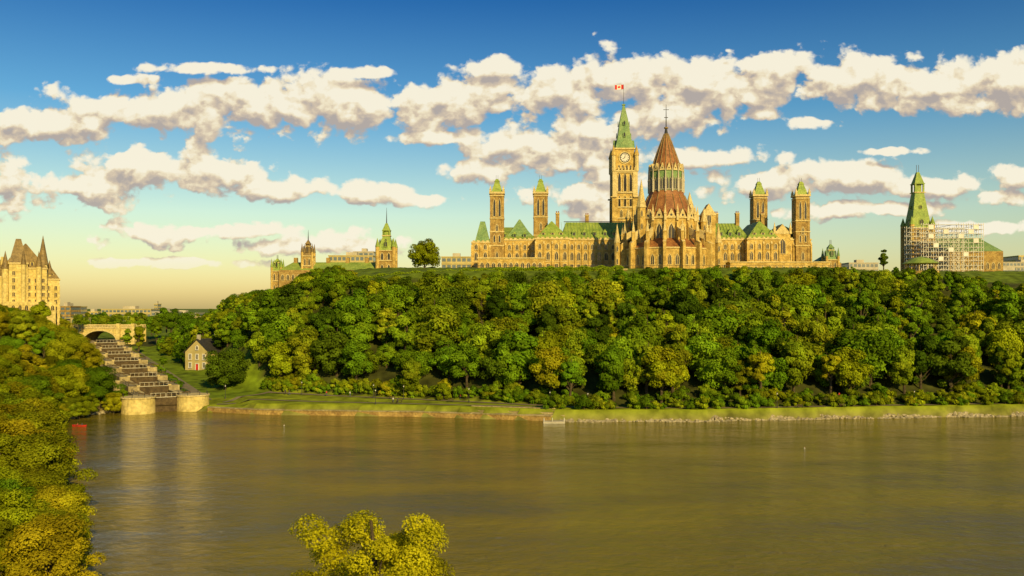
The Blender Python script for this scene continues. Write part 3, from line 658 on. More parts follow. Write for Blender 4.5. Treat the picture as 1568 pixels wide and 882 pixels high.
for j,yv in enumerate((Y,Y+2.5,Y+22,Y+24.5)):
    for i in range(nx_+1):
        xx=x0+(x1-x0)*i/nx_; hh=zt_ if (i<4 or i>6) else zt_-dz*1; g.beam((xx,yv,z0),(xx,yv,hh+1),.2,M['white'])
    for k in range(nzz+1):
        g.beam((x0,yv,z0+k*dz),(x1,yv,z0+k*dz),.2,M['white'])
        if j%2==0 and k>0: g.box(x0,x1,yv+.15,yv+2.35,z0+k*dz-.12,z0+k*dz,M['wood'] if k%3 else M['concrete'])
    for i in range(0,nx_,2):
        for k in range(0,nzz,2): 
            xa=x0+(x1-x0)*i/nx_; xb=x0+(x1-x0)*(i+1)/nx_; g.beam((xa,yv,z0+k*dz),(xb,yv,z0+(k+1)*dz),.14,M['white'])
for xx in(x0,x1,(x0+x1)/2):
    for k in range(nzz+1): g.beam((xx,Y,z0+k*dz),(xx,Y+24.5,z0+k*dz),.2,M['white'])
for i,k in((1,9),(2,7),(4,10),(5,6),(7,9),(9,10),(10,8),(8,5),(3,4),(10,11),(1,11)):
    xa=x0+(x1-x0)*i/nx_; g.box(xa,xa+(x1-x0)/nx_*.96,Y-.15,Y-.11,z0+k*dz+.1,z0+(k+1)*dz-.2,M['white'])
g.obj('scaffolding')
eb=empty('east_block'); g=MB(); Y=520
goth_tower(g,X(592,Y),Y,9.5,30,Z(384,Y),Z(362,Y),Z(342,Y),M['copper'],False); g.prism(X(592,Y),Y,.3,.06,Z(342,Y),Z(318,Y),6,M['iron'])
goth_tower(g,X(472,Y),Y,6,26,Z(392,Y),Z(378,Y),Z(368,Y),M['chroof'],False); g.prism(X(472,Y),Y,.3,.06,Z(368,Y),Z(352,Y),6,M['iron'])
goth_tower(g,X(425,Y),Y,5.5,24,Z(415,Y),Z(403,Y),Z(396,Y),M['copper'])
g.box(X(430,Y),X(612,Y),515,535,26,Z(414,Y),M['stoned']); g.hip(X(430,Y),X(612,Y),515,535,Z(414,Y),Z(401,Y),6,M['copper'])
g.row(X(432,Y),X(610,Y),515,48,22,1.4,3,True)
for p in(450,500,530,560): g.cbox(X(p,Y),525,2,2.4,Z(410,Y),Z(394,Y),M['stoned'])
g.obj('walls_roofs_towers',eb)

# ------------------------------------------------------------ office blocks
def office(name,p0,p1,e,Y,dep,zb,m,bands,ribbon=True,vert=0):
    g=MB(); x0,x1=X(p0,Y),X(p1,Y); zt=Z(e,Y); g.box(x0,x1,Y,Y+dep,zb,zt,m); fh=(zt-zb)/bands
    for k in range(bands):
        z0=zb+k*fh+fh*.35; z1=zb+(k+1)*fh-fh*.15
        nn=max(2,int((x1-x0)/3.2))
        for i in range(nn):
            a=x0+(x1-x0)*(i+.14)/nn; b=x0+(x1-x0)*(i+.86)/nn
            g.box(a,b,Y-.06,Y+.2,z0,z1,M['gglass'] if ribbon else M['glass'])
        g.box(x0-.2,x1+.2,Y-.3,Y,zb+k*fh-.1,zb+k*fh+.2,m)
        g.box(x1-.1,x1+.06,Y+1,Y+dep-1,z0,z1,M['gglass']); g.box(x0-.06,x0+.1,Y+1,Y+dep-1,z0,z1,M['gglass'])
    g.box(x0-.3,x1+.3,Y-.3,Y+dep+.3,zt,zt+.6,m); g.box(x0+(x1-x0)*.35,x0+(x1-x0)*.6,Y+dep*.3,Y+dep*.6,zt,zt+3.2,M['concrete'])
    g.obj(name)
office('office_building',503,571,392,660,25,40,M['conc2'],6); office('office_building',541,572,386,700,20,40,M['concrete'],7)
office('office_building',676,722,394,620,22,40,M['conc2'],6)
office('office_building',155,231,474,820,30,12,M['conc2'],5); office('office_building',80,112,470,760,25,12,M['conc2'],6)
office('office_building',250,300,480,900,25,12,M['concrete'],4); office('office_building',236,241,466,900,10,12,M['conc2'],8)
office('office_building',1510,1600,415,700,30,30,M['gglass'],8); office('office_building',1535,1640,402,820,30,30,M['concrete'],10)
office('office_building',1300,1345,403,760,20,40,M['concrete'],6); office('office_building',1560,1640,392,900,30,30,M['chateau'],10)
office('office_building',100,126,488,600,12,12,M['conc2'],3)
office('office_building',232,262,478,780,25,12,M['concrete'],4); office('office_building',126,150,478,900,20,12,M['chateau'],4); office('office_building',262,312,486,700,20,12,M['conc2'],3); office('office_building',84,108,470,600,14,12,M['stoned'],7); office('office_building',185,205,492,640,14,12,M['concrete'],3)

# ------------------------------------------------------------ Chateau
ch=empty('chateau_hotel'); g=MB(); Y=470; cm=M['chateau']
def cx_(p): return X(p,Y)
def chblock(p0,p1,y0,y1,e,er,inset):
    x0,x1=cx_(p0),cx_(p1); g.box(x0,x1,y0,y1,15,Z(e,Y),cm); g.box(x0-.4,x1+.4,y0-.4,y1+.4,Z(e,Y),Z(e,Y)+.8,tr); g.hip(x0,x1,y0,y1,Z(e,Y)+.8,Z(er,Y),inset,M['chroof'],axis='x' if (x1-x0)>(y1-y0) else 'y')
    nn=max(2,int((x1-x0)/3.0)); zz=20
    while zz<Z(e,Y)-3.5: g.row(x0,x1,y0,zz,nn,1.2,2.0,False,mf=cm); g.siderow(x1,y0,y1,zz,max(2,int((y1-y0)/3.2)),1.2,2.0,1,False); zz+=3.6
chblock(-120,12,478,500,425,392,4); chblock(8,66,470,494,412,372,6); chblock(52,84,476,505,428,402,4); chblock(15,40,468,475,405,366,3); chblock(-90,-40,472,490,415,370,6)
for p,yv,e0,e1,r_ in((67,474,405,360,2.2),(10,470,412,385,1.6),(82,478,420,398,1.5),(52,468,408,384,1.3),(28,466,405,382,1.1)):
    xx=X(p,yv); g.prism(xx,yv,r_,r_,15,Z(e0,yv),10,cm); g.prism(xx,yv,r_*1.2,.05,Z(e0,yv),Z(e1,yv),10,M['chroof'])
for p in(16,26,36,46,56): g.gabledormer(cx_(p),470.5,Z(408,Y),1.8,4.4,5,cm,M['chroof'])
for p in(58,66,74): g.gabledormer(cx_(p),477,Z(424,Y),1.6,4,4,cm,M['chroof'])
for p,e in((5,392),(40,378),(60,390)): g.cbox(cx_(p),486,1.6,3,Z(412,Y),Z(e,Y),cm)
g.box(cx_(8),cx_(78),462,470,15,Z(462,Y),cm); g.row(cx_(8),cx_(78),462,Z(475,Y),8,1.4,2.6,True,mf=cm)
g.obj('walls_and_roofs',ch)
th=math.radians(27.5); pv=Vector((X(45,470),472,0)); ch.rotation_euler=(0,0,th); ch.location=pv-Matrix.Rotation(th,3,'Z')@pv

# ------------------------------------------------------------ plaza bridge
g=MB(); Y=480; x0,x1=X(112,Y),X(205,Y); zt=Z(503,Y); zb=10
xc=X(153,Y); R=8.5; k=14; zs_=Z(522,Y)
arc=[(xc+R*math.cos(math.pi*i/k),zs_+R*.62*math.sin(math.pi*i/k)) for i in range(k+1)]
for yv,sg in((Y,1),(Y+16,-1)):
    g.poly([(x0,yv,zb),(xc-R,yv,zb),(xc-R,yv,zt),(x0,yv,zt)],cm); g.poly([(xc+R,yv,zb),(x1,yv,zb),(x1,yv,zt),(xc+R,yv,zt)],cm)
    for (a,b),(c,d) in zip(arc[:-1],arc[1:]): g.poly([(a,yv,b),(c,yv,d),(c,yv,zt),(a,yv,zt)],cm)
for (a,b),(c,d) in zip(arc[:-1],arc[1:]):
    g.poly([(a,Y,b),(c,Y,d),(c,Y+16,d),(a,Y+16,b)],M['stoned'])
    g.hexa([(a,Y-.4,b),(c,Y-.4,d),(c,Y,d),(a,Y,b)],[(xc+(a-xc)*1.1,Y-.4,zs_+(b-zs_)*1.14),(xc+(c-xc)*1.1,Y-.4,zs_+(d-zs_)*1.14),(xc+(c-xc)*1.1,Y,zs_+(d-zs_)*1.14),(xc+(a-xc)*1.1,Y,zs_+(b-zs_)*1.14)],tr)
for sx in(-1,1): g.poly([(xc+sx*R,Y,zb),(xc+sx*R,Y+16,zb),(xc+sx*R,Y+16,zs_),(xc+sx*R,Y,zs_)],M['stoned'])
g.box(x0,x1,Y-.3,Y+16.3,zt,zt+.7,tr); 
for yv in(Y-.2,Y+15.9):
    g.box(x0,x1,yv,yv+.3,zt+1.6,zt+1.9,tr)
    for i in range(40): xx=x0+(x1-x0)*(i+.5)/40; g.box(xx-.18,xx+.18,yv+.02,yv+.28,zt+.7,zt+1.6,tr)
for xx in(xc-R-1.5,xc+R+1.5,x0,x1): g.cbox(xx,Y-.6,1.8,1.6,zb,zt+2.6,cm)
g.obj('stone_arch_bridge')

# ------------------------------------------------------------ canal locks
cl=empty('canal_locks'); g=MB(); ls=M['lockstone']
p0=Vector((-107,283,0)); p1=Vector((-202,450,0)); L=(p1-p0).length; d=(p1-p0)/L; nrm=Vector((d.y,-d.x,0))
def P(l,o,z): q=p0+d*l+nrm*o; return Vector((q.x,q.y,z))
def lb_(l0,l1,o0,o1,z0,z1,m): g.hexa([P(l0,o0,z0),P(l0,o1,z0),P(l1,o1,z0),P(l1,o0,z0)],[P(l0,o0,z1),P(l0,o1,z1),P(l1,o1,z1),P(l1,o0,z1)],m)
nl=8; st_=L/nl
for i in range(nl):
    a,b=i*st_,(i+1)*st_; zt=4.6+i*1.62
    lb_(a+.01,b,-8.0,-4.6,-4,zt,ls); lb_(a+.01,b,4.6,8.0,-4,zt,ls)
    lb_(a,b,-5.4,-4.4,zt,zt+.3,tr) ; lb_(a,b,4.4,5.4,zt,zt+.3,tr)
    g.poly([P(a,-4.6,zt-2.6),P(a,4.6,zt-2.6),P(b,4.6,zt-2.6),P(b,-4.6,zt-2.6)],M['water'])
    lb_(a+.5,a+1.3,-4.6,0,-3,zt-.2,M['wood']); lb_(a+.5,a+1.3,0,4.6,-3,zt-.2,M['wood'])
    lb_(a+.3,a+.5,-4.6,4.6,zt-.2,zt+.02,M['concrete'])
    for sg in(-1,1):
        g.beam(P(a+.9,sg*.3,zt+.5),P(a+3,sg*7.6,zt+1.1),.35,M['wood'])
        g.beam(P(a+.4,sg*.2,zt+1.2),P(a+.4,sg*4.6,zt+1.2),.12,M['concrete'])
        for k in range(4): g.beam(P(a+.4,sg*(.2+k*1.4),zt),P(a+.4,sg*(.2+k*1.4),zt+1.2),.12,M['concrete'])
        for k in range(5): 
            g.beam(P(a+3+k*4,sg*7.6,zt+.0),P(a+3+k*4,sg*7.6,zt+1.1),.14,M['iron'])
        g.beam(P(a+3,sg*7.6,zt+1.1),P(a+19,sg*7.6,zt+1.1),.1,M['iron'])
for sg,c in((-1,-7.2),(1,7.2)):
    q=P(.5,c+sg*.8,0); g.prism(q.x,q.y,5.0,4.8,-4,4.6,28,M['chateau']); g.prism(q.x,q.y,5.1,5.1,4.6,5.0,28,tr)
    for k in range(8): a=2*math.pi*k/8; g.beam((q.x+4.6*math.cos(a),q.y+4.6*math.sin(a),5),(q.x+4.6*math.cos(a),q.y+4.6*math.sin(a),6),.12,M['iron'])
g.obj('masonry_and_gates',cl)
g=MB()
for i in range(5):
    Y=300+i*26; xb=-107-.57*(Y-283)-18; zz=h(xb,Y); g.box(xb-5,xb+6,Y,Y+2.0,zz-4,zz+1.6,ls); g.box(xb-5.2,xb+6.2,Y-.2,Y+2.2,zz+1.6,zz+1.9,tr)
g.obj('stone_retaining_walls')

# ------------------------------------------------------------ house
hs_=empty('stone_house',(X(302,372),372,h(X(302,372),372))); hs_.rotation_euler=(0,0,math.radians(-20)); g=MB()
g.box(-6,6,0,13,-2,7.5,M['conc2']); 
g.mesh([(-6,0,7.5),(6,0,7.5),(0,0,12.6),(-6,13,7.5),(6,13,7.5),(0,13,12.6)],[(0,1,2),(3,5,4)],M['conc2'])
for sg in(-1,1): g.hexa([(0,-.5,12.6),(sg*6.7,-.5,7.0),(sg*6.7,13.5,7.0),(0,13.5,12.6)],[(0,-.5,12.95),(sg*6.7,-.5,7.35),(sg*6.7,13.5,7.35),(0,13.5,12.95)],M['iron'])
for xx in(-3.4,0,3.4): g.window((xx,0,4.6),(1,0,0),1.1,1.9,False,mf=M['white'])
for xx in(-3.4,3.4): g.window((xx,0,1.2),(1,0,0),1.1,1.9,False,mf=M['white'])
g.window((0,0,0.1),(1,0,0),1.3,2.6,False,mg=M['red'],mf=M['white'],mull=False); g.window((0,0,8.6),(1,0,0),.9,1.4,True,mf=M['white'])
g.siderow(6,0,13,1.2,3,1.1,1.8,1,False); g.siderow(-6,0,13,1.2,3,1.1,1.8,-1,False); g.siderow(6,0,13,4.6,3,1.1,1.8,1,False); g.siderow(-6,0,13,4.6,3,1.1,1.8,-1,False)
g.cbox(0,1.0,1.2,1,12,14.6,M['concrete']); g.cbox(0,12,1.2,1,12,14.6,M['concrete'])
g.obj('walls_roof_windows',hs_)

# ------------------------------------------------------------ shoreline walls, riprap, paths
def ribbon(name,pts,wd,m,off=.1,sub=3.0):
    P_=[]; 
    for a,b in zip(pts[:-1],pts[1:]):
        a=Vector(a);b=Vector(b);k=max(1,int((b-a).length/sub)); P_+= [a+(b-a)*i/k for i in range(k)]
    P_.append(Vector(pts[-1])); g=MB(); L_=[];R_=[]
    for i,p_ in enumerate(P_):
        t_=(P_[min(i+1,len(P_)-1)]-P_[max(i-1,0)]).normalized(); nn=Vector((-t_.y,t_.x))*wd/2
        l=p_+nn;r2=p_-nn; L_.append((l.x,l.y,max(h(l.x,l.y),h(p_.x,p_.y))+off)); R_.append((r2.x,r2.y,max(h(r2.x,r2.y),h(p_.x,p_.y))+off))
    for i in range(len(P_)-1): g.poly([R_[i],R_[i+1],L_[i+1],L_[i]],m)
    g.obj(name)
ribbon('promenade_path',[(xx,float(yft(xx))-3.2) for xx in range(-84,6,6)]+[(xx,float(yft(xx))-3.0) for xx in range(6,300,12)],2.6,M['path'],.12)
ribbon('lawn_path',[(-93,288),(-80,290),(-60,283),(-30,277),(0,270),(14,264)],2.0,M['path'],.12)
ribbon('valley_road',[(-92-.57*(Y_-283),Y_) for Y_ in range(296,470,8)],4.5,M['path'],.2)
ribbon('lawn_path',[(-92,292),(-86,305),(-82,314)],1.8,M['path'],.12)
g=MB()
xsx=np.arange(-94,14,3.0)
for a,b in zip(xsx[:-1],xsx[1:]):
    ya,yb=float(ysh(a)),float(ysh(b)); g.hexa([(a,ya-.9,-3),(b,yb-.9,-3),(b,yb+.6,-3),(a,ya+.6,-3)],[(a,ya-.8,1.35),(b,yb-.8,1.35),(b,yb+.6,1.35),(a,ya+.6,1.35)],M['stoned'])
    g.hexa([(a,ya-1,1.35),(b,yb-1,1.35),(b,yb+.7,1.35),(a,ya+.7,1.35)],[(a,ya-1,1.6),(b,yb-1,1.6),(b,yb+.7,1.6),(a,ya+.7,1.6)],ls)
g.obj('seawall')
g=MB()
for k in range(4):
    for a in np.arange(-12,14,3.0):
        ya=float(ysh(a))+k*1.3; yb=float(ysh(a+3))+k*1.3; z_=1.7+k*.5
        g.hexa([(a,ya,0),(a+2.95,yb,0),(a+2.95,yb+1.25,0),(a,ya+1.25,0)],[(a,ya,z_),(a+2.95,yb,z_),(a+2.95,yb+1.25,z_),(a,ya+1.25,z_)],ls)
g.obj('stone_steps')
def rocks(name,pts,seed,s0,s1):
    r=np.random.default_rng(seed); g=MB()
    import bmesh
    bm=bmesh.new(); bmesh.ops.create_icosphere(bm,subdivisions=1,radius=1); bv=np.array([v.co[:] for v in bm.verts]); bf=[tuple(v.index for v in f.verts) for f in bm.faces]; bm.free()
    for (x_,y_,z_) in pts:
        sc=r.uniform(s0,s1)*np.array([r.uniform(.8,1.5),r.uniform(.8,1.3),r.uniform(.5,.9)]); v=bv*r.uniform(.75,1.2,(len(bv),1))*sc
        a=r.uniform(0,6.28); c,s_=math.cos(a),math.sin(a); v=np.stack([v[:,0]*c-v[:,1]*s_,v[:,0]*s_+v[:,1]*c,v[:,2]],1)+np.array([x_,y_,z_]); g.mesh(v,bf,M['rock'])
    g.obj(name)
pts=[]
for i in range(5600):
    x_=random.uniform(12,310); y_=float(ysh(x_))+random.uniform(-1.8,4.0+1.6*math.sin(x_*.13)+math.sin(x_*.4))+math.sin(x_*.21)*.6; pts.append((x_,y_,max(-.1,min(1.6,(y_-float(ysh(x_))+1)*.42))))
rocks('riprap_rocks',pts,3,.3,.75)
pts=[]
for i in range(700):
    y_=random.uniform(200,283); x_=float(xsl(y_))+random.uniform(-2.0,1.2); pts.append((x_,y_,random.uniform(0,.6)))
rocks('bank_rocks',pts,4,.25,.7)

# ------------------------------------------------------------ street furniture
def lamp(x_,y_):
    g=MB(); z_=h(x_,y_); g.prism(0,0,.22,.12,0,.8,8,M['iron']); g.prism(0,0,.08,.05,.8,4.0,8,M['iron']); g.prism(0,0,.1,.2,4.0,4.4,8,M['white']); g.prism(0,0,.28,.05,4.4,4.7,8,M['iron']); g.obj('street_lamp',None,(x_,y_,z_))
for b in(462,572,618,718,842,900,1190,1400): 
    Y=290.
    for _ in range(8): Y=float(yft(X(b,Y)))-5
    lamp(X(b,Y),Y)
for b,Y in((345,300),(575,276)): lamp(X(b,Y),Y)
def bench(x_,y_):
    g=MB()
    for k in range(3): g.box(-.9,.9,-.3+k*.18,-.16+k*.18,.43,.47,M['wood'])
    for k in range(2): g.box(-.9,.9,.28,.32,.6+k*.18,.73+k*.18,M['wood'])
    for q in(-.75,.75): g.box(q-.04,q+.04,-.28,.28,0,.43,M['iron']); g.box(q-.04,q+.04,.24,.28,.43,.95,M['iron'])
    g.obj('park_bench',None,(x_,y_,h(x_,y_)+.1))
for b in(600,690,1225,1290): 
    Y=285.
    for _ in range(8): Y=float(yft(X(b,Y)))-6
    bench(X(b,Y),Y)
def picnic(x_,y_):
    g=MB(); g.box(-.9,.9,-.38,.38,.72,.77,M['wood'])
    for q in(-1,1):
        g.box(-.9,.9,q*.75-.13,q*.75+.13,.42,.46,M['wood']); g.beam((q*.6,-.75,.4),(q*.6,.75,.4),.08,M['wood']); g.beam((q*.6,-.6,0),(q*.6,-.2,.72),.08,M['wood']); g.beam((q*.6,.6,0),(q*.6,.2,.72),.08,M['wood'])
    g.obj('picnic_table',None,(x_,y_,h(x_,y_)+.1),.3)
picnic(X(604,278),278); picnic(X(612,280),280)

def person(x_,y_,z_,rot,shirt,pants,pose='walk',name='person',parent=None):
    V_=[];E=[];Rr=[]
    def v(p,r): V_.append(p);Rr.append(r);return len(V_)-1
    sit=pose=='sit'
    pel=v((0,0,.95),.15); ab=v((0,0,1.12),.14); chs=v((0,0,1.34),.17); nk=v((0,0,1.50),.06); hd=v((0,-.02,1.60),.085); tp=v((0,-.01,1.70),.085); E+=[(pel,ab),(ab,chs),(chs,nk),(nk,hd),(hd,tp)]
    for sg in(-1,1):
        st2=.22*sg if pose=='walk' else .02
        if sit: kn=v((.12*sg,-.45,.93),.075); an=v((.12*sg,-.47,.5),.05); ft=v((.13*sg,-.66,.46),.045)
        else: kn=v((.11*sg,-st2*.6-.03,.5),.07); an=v((.11*sg,st2*-1.0,.09),.045); ft=v((.12*sg,-st2-.18,.04),.04)
        hp=v((.10*sg,0,.88),.10); E+=[(pel,hp),(hp,kn),(kn,an),(an,ft)]
        sh_=v((.19*sg,0,1.41),.065); el=v((.26*sg,.04+st2*.2,1.14),.045); wr=v((.27*sg,-.1+st2*.5,.92),.028); pm=v((.27*sg,-.13+st2*.5,.86),.035); E+=[(chs,sh_),(sh_,el),(el,wr),(wr,pm)]
        for k,(dx,l) in enumerate(((-.03,.07),(-.01,.085),(.01,.08),(.03,.06))):
            f1=v((.27*sg+dx*.4,-.14+st2*.5+dx,.86-l*.5),.009); f2=v((.27*sg+dx*.4,-.16+st2*.5+dx,.86-l),.008); E+=[(pm,f1),(f1,f2)]
        th_=v((.24*sg,-.17+st2*.5,.86),.011); E+=[(pm,th_)]
    me=bpy.data.meshes.new(name); me.from_pydata(V_,E,[]); o=bpy.data.objects.new(name,me); scene.collection.objects.link(o)
    md=o.modifiers.new('s','SKIN'); sv=me.skin_vertices[0].data
    for i,r_ in enumerate(Rr): sv[i].radius=(r_,r_*.8 if i in(pel,ab,chs) else r_)
    sv[pel].use_root=True
    s2=o.modifiers.new('u','SUBSURF'); s2.levels=1; s2.render_levels=1
    dg=bpy.context.evaluated_depsgraph_get(); m2=bpy.data.meshes.new_from_object(o.evaluated_get(dg)); o.modifiers.clear(); o.data=m2
    m2.materials.clear()
    for mm in(pants,shirt,M['skin'],M['cloth_dark']): m2.materials.append(mm)
    for p_ in m2.polygons:
        c=p_.center; z2_=c.z
        if abs(c.x)>.2 and z2_<1.2: k=2
        elif z2_<.97: k=0 if z2_>.07 or sit else 3
        elif z2_<1.5: k=1
        elif z2_>1.64 or (c.y>.02 and z2_>1.53): k=3
        else: k=2
        p_.material_index=k; p_.use_smooth=True
    o.location=(x_,y_,z_-(.46 if sit and not parent else 0)); o.rotation_euler=(0,0,rot)
    if parent: o.parent=parent
    return o
random.seed(11)
for b,Y,e in((437,305,0),(443,304,0),(602,279.5,0),(609,277,0),(500,301,0),(536,300,0),(856,266,0),(965,270,0),(1172,272,0),(1180,272,0),(1232,277,0),(318,296,0),(705,288,0),(1285,277,0),(1425,280,0),(250,330,0)):
    x_=X(b,Y); person(x_,Y,h(x_,Y)+.13,random.uniform(0,6.28),random.choice([M['red'],M['white'],M['cloth_blue'],M['cloth_dark']]),random.choice([M['cloth_blue'],M['cloth_dark']]),random.choice(['walk','stand']))
bo=empty('rowing_boat',(X(127,250),248,0)); bo.scale=(.75,.75,.75); g=MB(); prof=[]
secs=[(-2.6,.05,.75),(-1.8,.5,.55),(-.6,.72,.48),(.8,.72,.48),(1.9,.55,.52),(2.5,.4,.6)]
for (a,w0,z0),(b,w1,z1_) in zip(secs[:-1],secs[1:]):
    for sg in(-1,1):
        g.poly([(a,sg*w0,z0),(b,sg*w1,z1_),(b,sg*w1*.6,-.1),(a,sg*w0*.6,-.1)],M['red']); g.beam((a,sg*w0,z0),(b,sg*w1,z1_),.08,M['wood'])
    g.poly([(a,-w0*.6,-.05),(b,-w1*.6,-.05),(b,w1*.6,-.05),(a,w0*.6,-.05)],M['wood'])
g.poly([(2.5,-.4,.6),(2.5,.4,.6),(2.5,.24,-.1),(2.5,-.24,-.1)],M['red']); g.box(-.8,-.5,-.68,.68,.32,.38,M['wood']); g.box(.8,1.1,-.68,.68,.32,.38,M['wood'])
g.beam((-.2,-.6,.5),(-.6,-2.2,.05),.06,M['wood']); g.beam((-.2,.6,.5),(-.6,2.2,.05),.06,M['wood']); g.obj('hull',bo)
person(-.65,0,-.5,math.pi/2,M['red'],M['cloth_dark'],'sit','rower',bo); person(.95,0,-.5,-math.pi/2,M['cloth_blue'],M['cloth_dark'],'sit','passenger',bo)
g=MB(); x_=X(852,262); g.box(x_-4,x_+2,254.2,256.6,.15,.5,M['concrete']); g.box(x_-4,x_+2,254.3,256.5,-.3,.15,M['white'])
for q in(-3.8,-1.5,1.8): g.prism(x_+q,254.5,.1,.1,-2,1.5,8,M['white'])
g.obj('floating_dock')
def buoy(b,e):
    Y=44800/(e-472); g=MB(); q=.3; g.prism(0,0,.1*q,.45*q,-.4*q,.1*q,10,M['white']); g.prism(0,0,.45*q,.45*q,.1*q,.4*q,10,M['white']); g.prism(0,0,.45*q,.1*q,.4*q,1.0*q,10,M['white']); g.prism(0,0,.06*q,.06*q,1.0*q,1.5*q,6,M['red']); g.obj('buoy',None,(X(b,Y),Y,0))
buoy(1232,687); buoy(435,652)
g=MB(); Y=384; x_=X(1410,410); 
g.prism(x_,410,7.5,7.5,47,48.6,16,M['stone']); 
for k in range(12): a=2*math.pi*k/12; g.prism(x_+6.4*math.cos(a),410+6.4*math.sin(a),.25,.22,48.6,52,8,tr)
g.prism(x_,410,8,4,52,54.2,16,M['copper']); g.prism(x_,410,4,.3,54.2,55.2,16,M['copper']); g.obj('summerhouse_pavilion')
g=MB(); x_=X(1355,390); g.box(x_-5,x_+5,388,394,44,46.5,M['stone']); g.box(x_-5.3,x_+5.3,387.8,394.2,46.5,46.9,tr)
for k in(-3.4,0,3.4): g.window((x_+k,388,44.3),(1,0,0),2,1.9,True,mull=False)
g.obj('stone_lookout')
g=MB(); g.box(X(905,385),X(960,385),384,386,44,Z(413,385),M['stoned']); g.box(X(905,385)-.2,X(960,385)+.2,383.8,386.2,Z(413,385),Z(413,385)+.4,tr)
xs_=np.linspace(X(700,405),X(1300,405),60)
for a in xs_: g.beam((a,405,49),(a,405,51),.12,M['iron'])
g.beam((xs_[0],405,51),(xs_[-1],405,51),.12,M['iron']); g.obj('terrace_wall')

# ------------------------------------------------------------ world
wd=bpy.data.worlds.new('World'); scene.world=wd; wd.use_nodes=True
wd.cycles.sampling_method='MANUAL'; wd.cycles.sample_map_resolution=512
nt=wd.node_tree; nt.nodes.clear()
out=N(nt,'ShaderNodeOutputWorld'); tc=N(nt,'ShaderNodeTexCoord'); sx=N(nt,'ShaderNodeSeparateXYZ'); nt.links.new(tc.outputs['Generated'],sx.inputs[0])
SUN_EL=math.radians(25); SUN_AZ=math.radians(156)
def mth(nt,op,a,b=None,c=None,clamp=False):
    n_=N(nt,'ShaderNodeMath',operation=op); n_.use_clamp=clamp
    for i,q in enumerate((a,b,c)):
        if q is None: continue
        if isinstance(q,(int,float)): n_.inputs[i].default_value=q
        else: nt.links.new(q,n_.inputs[i])
    return n_.outputs[0]
def vm(nt,op,a,b=None,c=None):
    n_=N(nt,'ShaderNodeVectorMath',operation=op)
    for i,q in enumerate((a,b,c)):
        if q is None: continue
        if isinstance(q,tuple): n_.inputs[i].default_value=q
        else: nt.links.new(q,n_.inputs[i])
    return n_.outputs['Value'] if op=='LENGTH' else n_.outputs[0]
ay=mth(nt,'MAXIMUM',mth(nt,'ABSOLUTE',sx.outputs[1]),.12)
u=mth(nt,'DIVIDE',sx.outputs[0],ay); v=mth(nt,'DIVIDE',sx.outputs[2],ay)
cx3=N(nt,'ShaderNodeCombineXYZ'); nt.links.new(u,cx3.inputs[0]); nt.links.new(v,cx3.inputs[1])
banks=[(580,160,80,30),(1110,150,60,24),(850,225,80,30),(940,270,70,24),(90,188,140,26),(240,172,150,38),(400,165,150,40),(530,158,130,42),(620,158,90,38),(700,152,120,36),(900,205,90,34),(1150,150,60,16),(870,140,85,45),(960,122,80,42),(1080,125,90,34),(1000,175,110,26),(1190,120,60,34),(1310,122,120,42),(1420,130,70,34),(1550,125,90,40),(1460,160,140,18),
(320,104,110,9),(200,122,40,9),(560,112,50,10),(755,104,60,14),
(20,280,40,40),(190,255,70,34),(120,290,110,26),(330,260,70,30),(430,290,90,15),(570,292,75,17),(660,212,60,10),
(720,262,50,16),(820,215,110,28),(870,250,90,26),(900,300,100,30),(1080,242,110,14),(1170,280,110,24),(1300,270,110,24),(1430,285,130,20),(1560,275,60,22),(1245,188,40,12),(1160,175,30,12),
(230,360,80,18),(340,354,130,12),(480,372,100,20),(260,402,130,7),(1280,322,60,13),(1370,318,90,12),(1500,348,90,10),(640,305,60,10),(960,330,90,14),(1540,300,80,14),(1360,232,50,6)]
grp=bpy.data.node_groups.new('cloud_field','ShaderNodeTree')
grp.interface.new_socket('uv',in_out='INPUT',socket_type='NodeSocketVector'); grp.interface.new_socket('d',in_out='OUTPUT',socket_type='NodeSocketFloat')
gi=grp.nodes.new('NodeGroupInput'); gout=grp.nodes.new('NodeGroupOutput')
acc=None
for (a,b,rx,ry) in banks:
    U=(a-784)/F; Vv=(472-b)/F; RX=rx/F; RY=ry/F
    ln=vm(grp,'LENGTH',vm(grp,'MULTIPLY_ADD',gi.outputs[0],(1/RX,1/RY,0),(-U/RX,-Vv/RY,0)))
    acc=ln if acc is None else mth(grp,'MINIMUM',acc,ln)
fld=mth(grp,'SUBTRACT',1.0,mth(grp,'MINIMUM',acc,2.4))
def fbm(scale,detail,rough,vec,stretch=(1,1.35,1)):
    s_=vm(grp,'MULTIPLY',vec,stretch); n_=N(grp,'ShaderNodeTexNoise'); n_.noise_dimensions='2D'; n_.inputs['Scale'].default_value=scale; n_.inputs['Detail'].default_value=detail; n_.inputs['Roughness'].default_value=rough; grp.links.new(s_,n_.inputs['Vector']); return n_.outputs['Fac'],n_.outputs['Color']
nA,nC=fbm(13,8,.60,gi.outputs[0]); 
vo=N(grp,'ShaderNodeTexVoronoi'); vo.voronoi_dimensions='2D'; vo.feature='F1'; vo.inputs['Scale'].default_value=34; vo.inputs['Detail'].default_value=2; vo.inputs['Roughness'].default_value=.5
wv=vm(grp,'MULTIPLY_ADD',nC,(.03,.03,0),gi.outputs[0]); grp.links.new(vm(grp,'MULTIPLY',wv,(1,1.25,1)),vo.inputs['Vector'])
d_=mth(grp,'MULTIPLY_ADD',mth(grp,'SUBTRACT',nA,.5),3.0,mth(grp,'MULTIPLY_ADD',fld,1.25,.70))
d_=mth(grp,'ADD',d_,mth(grp,'MULTIPLY',mth(grp,'SUBTRACT',.42,vo.outputs['Distance']),1.0))
grp.links.new(d_,gout.inputs[0])
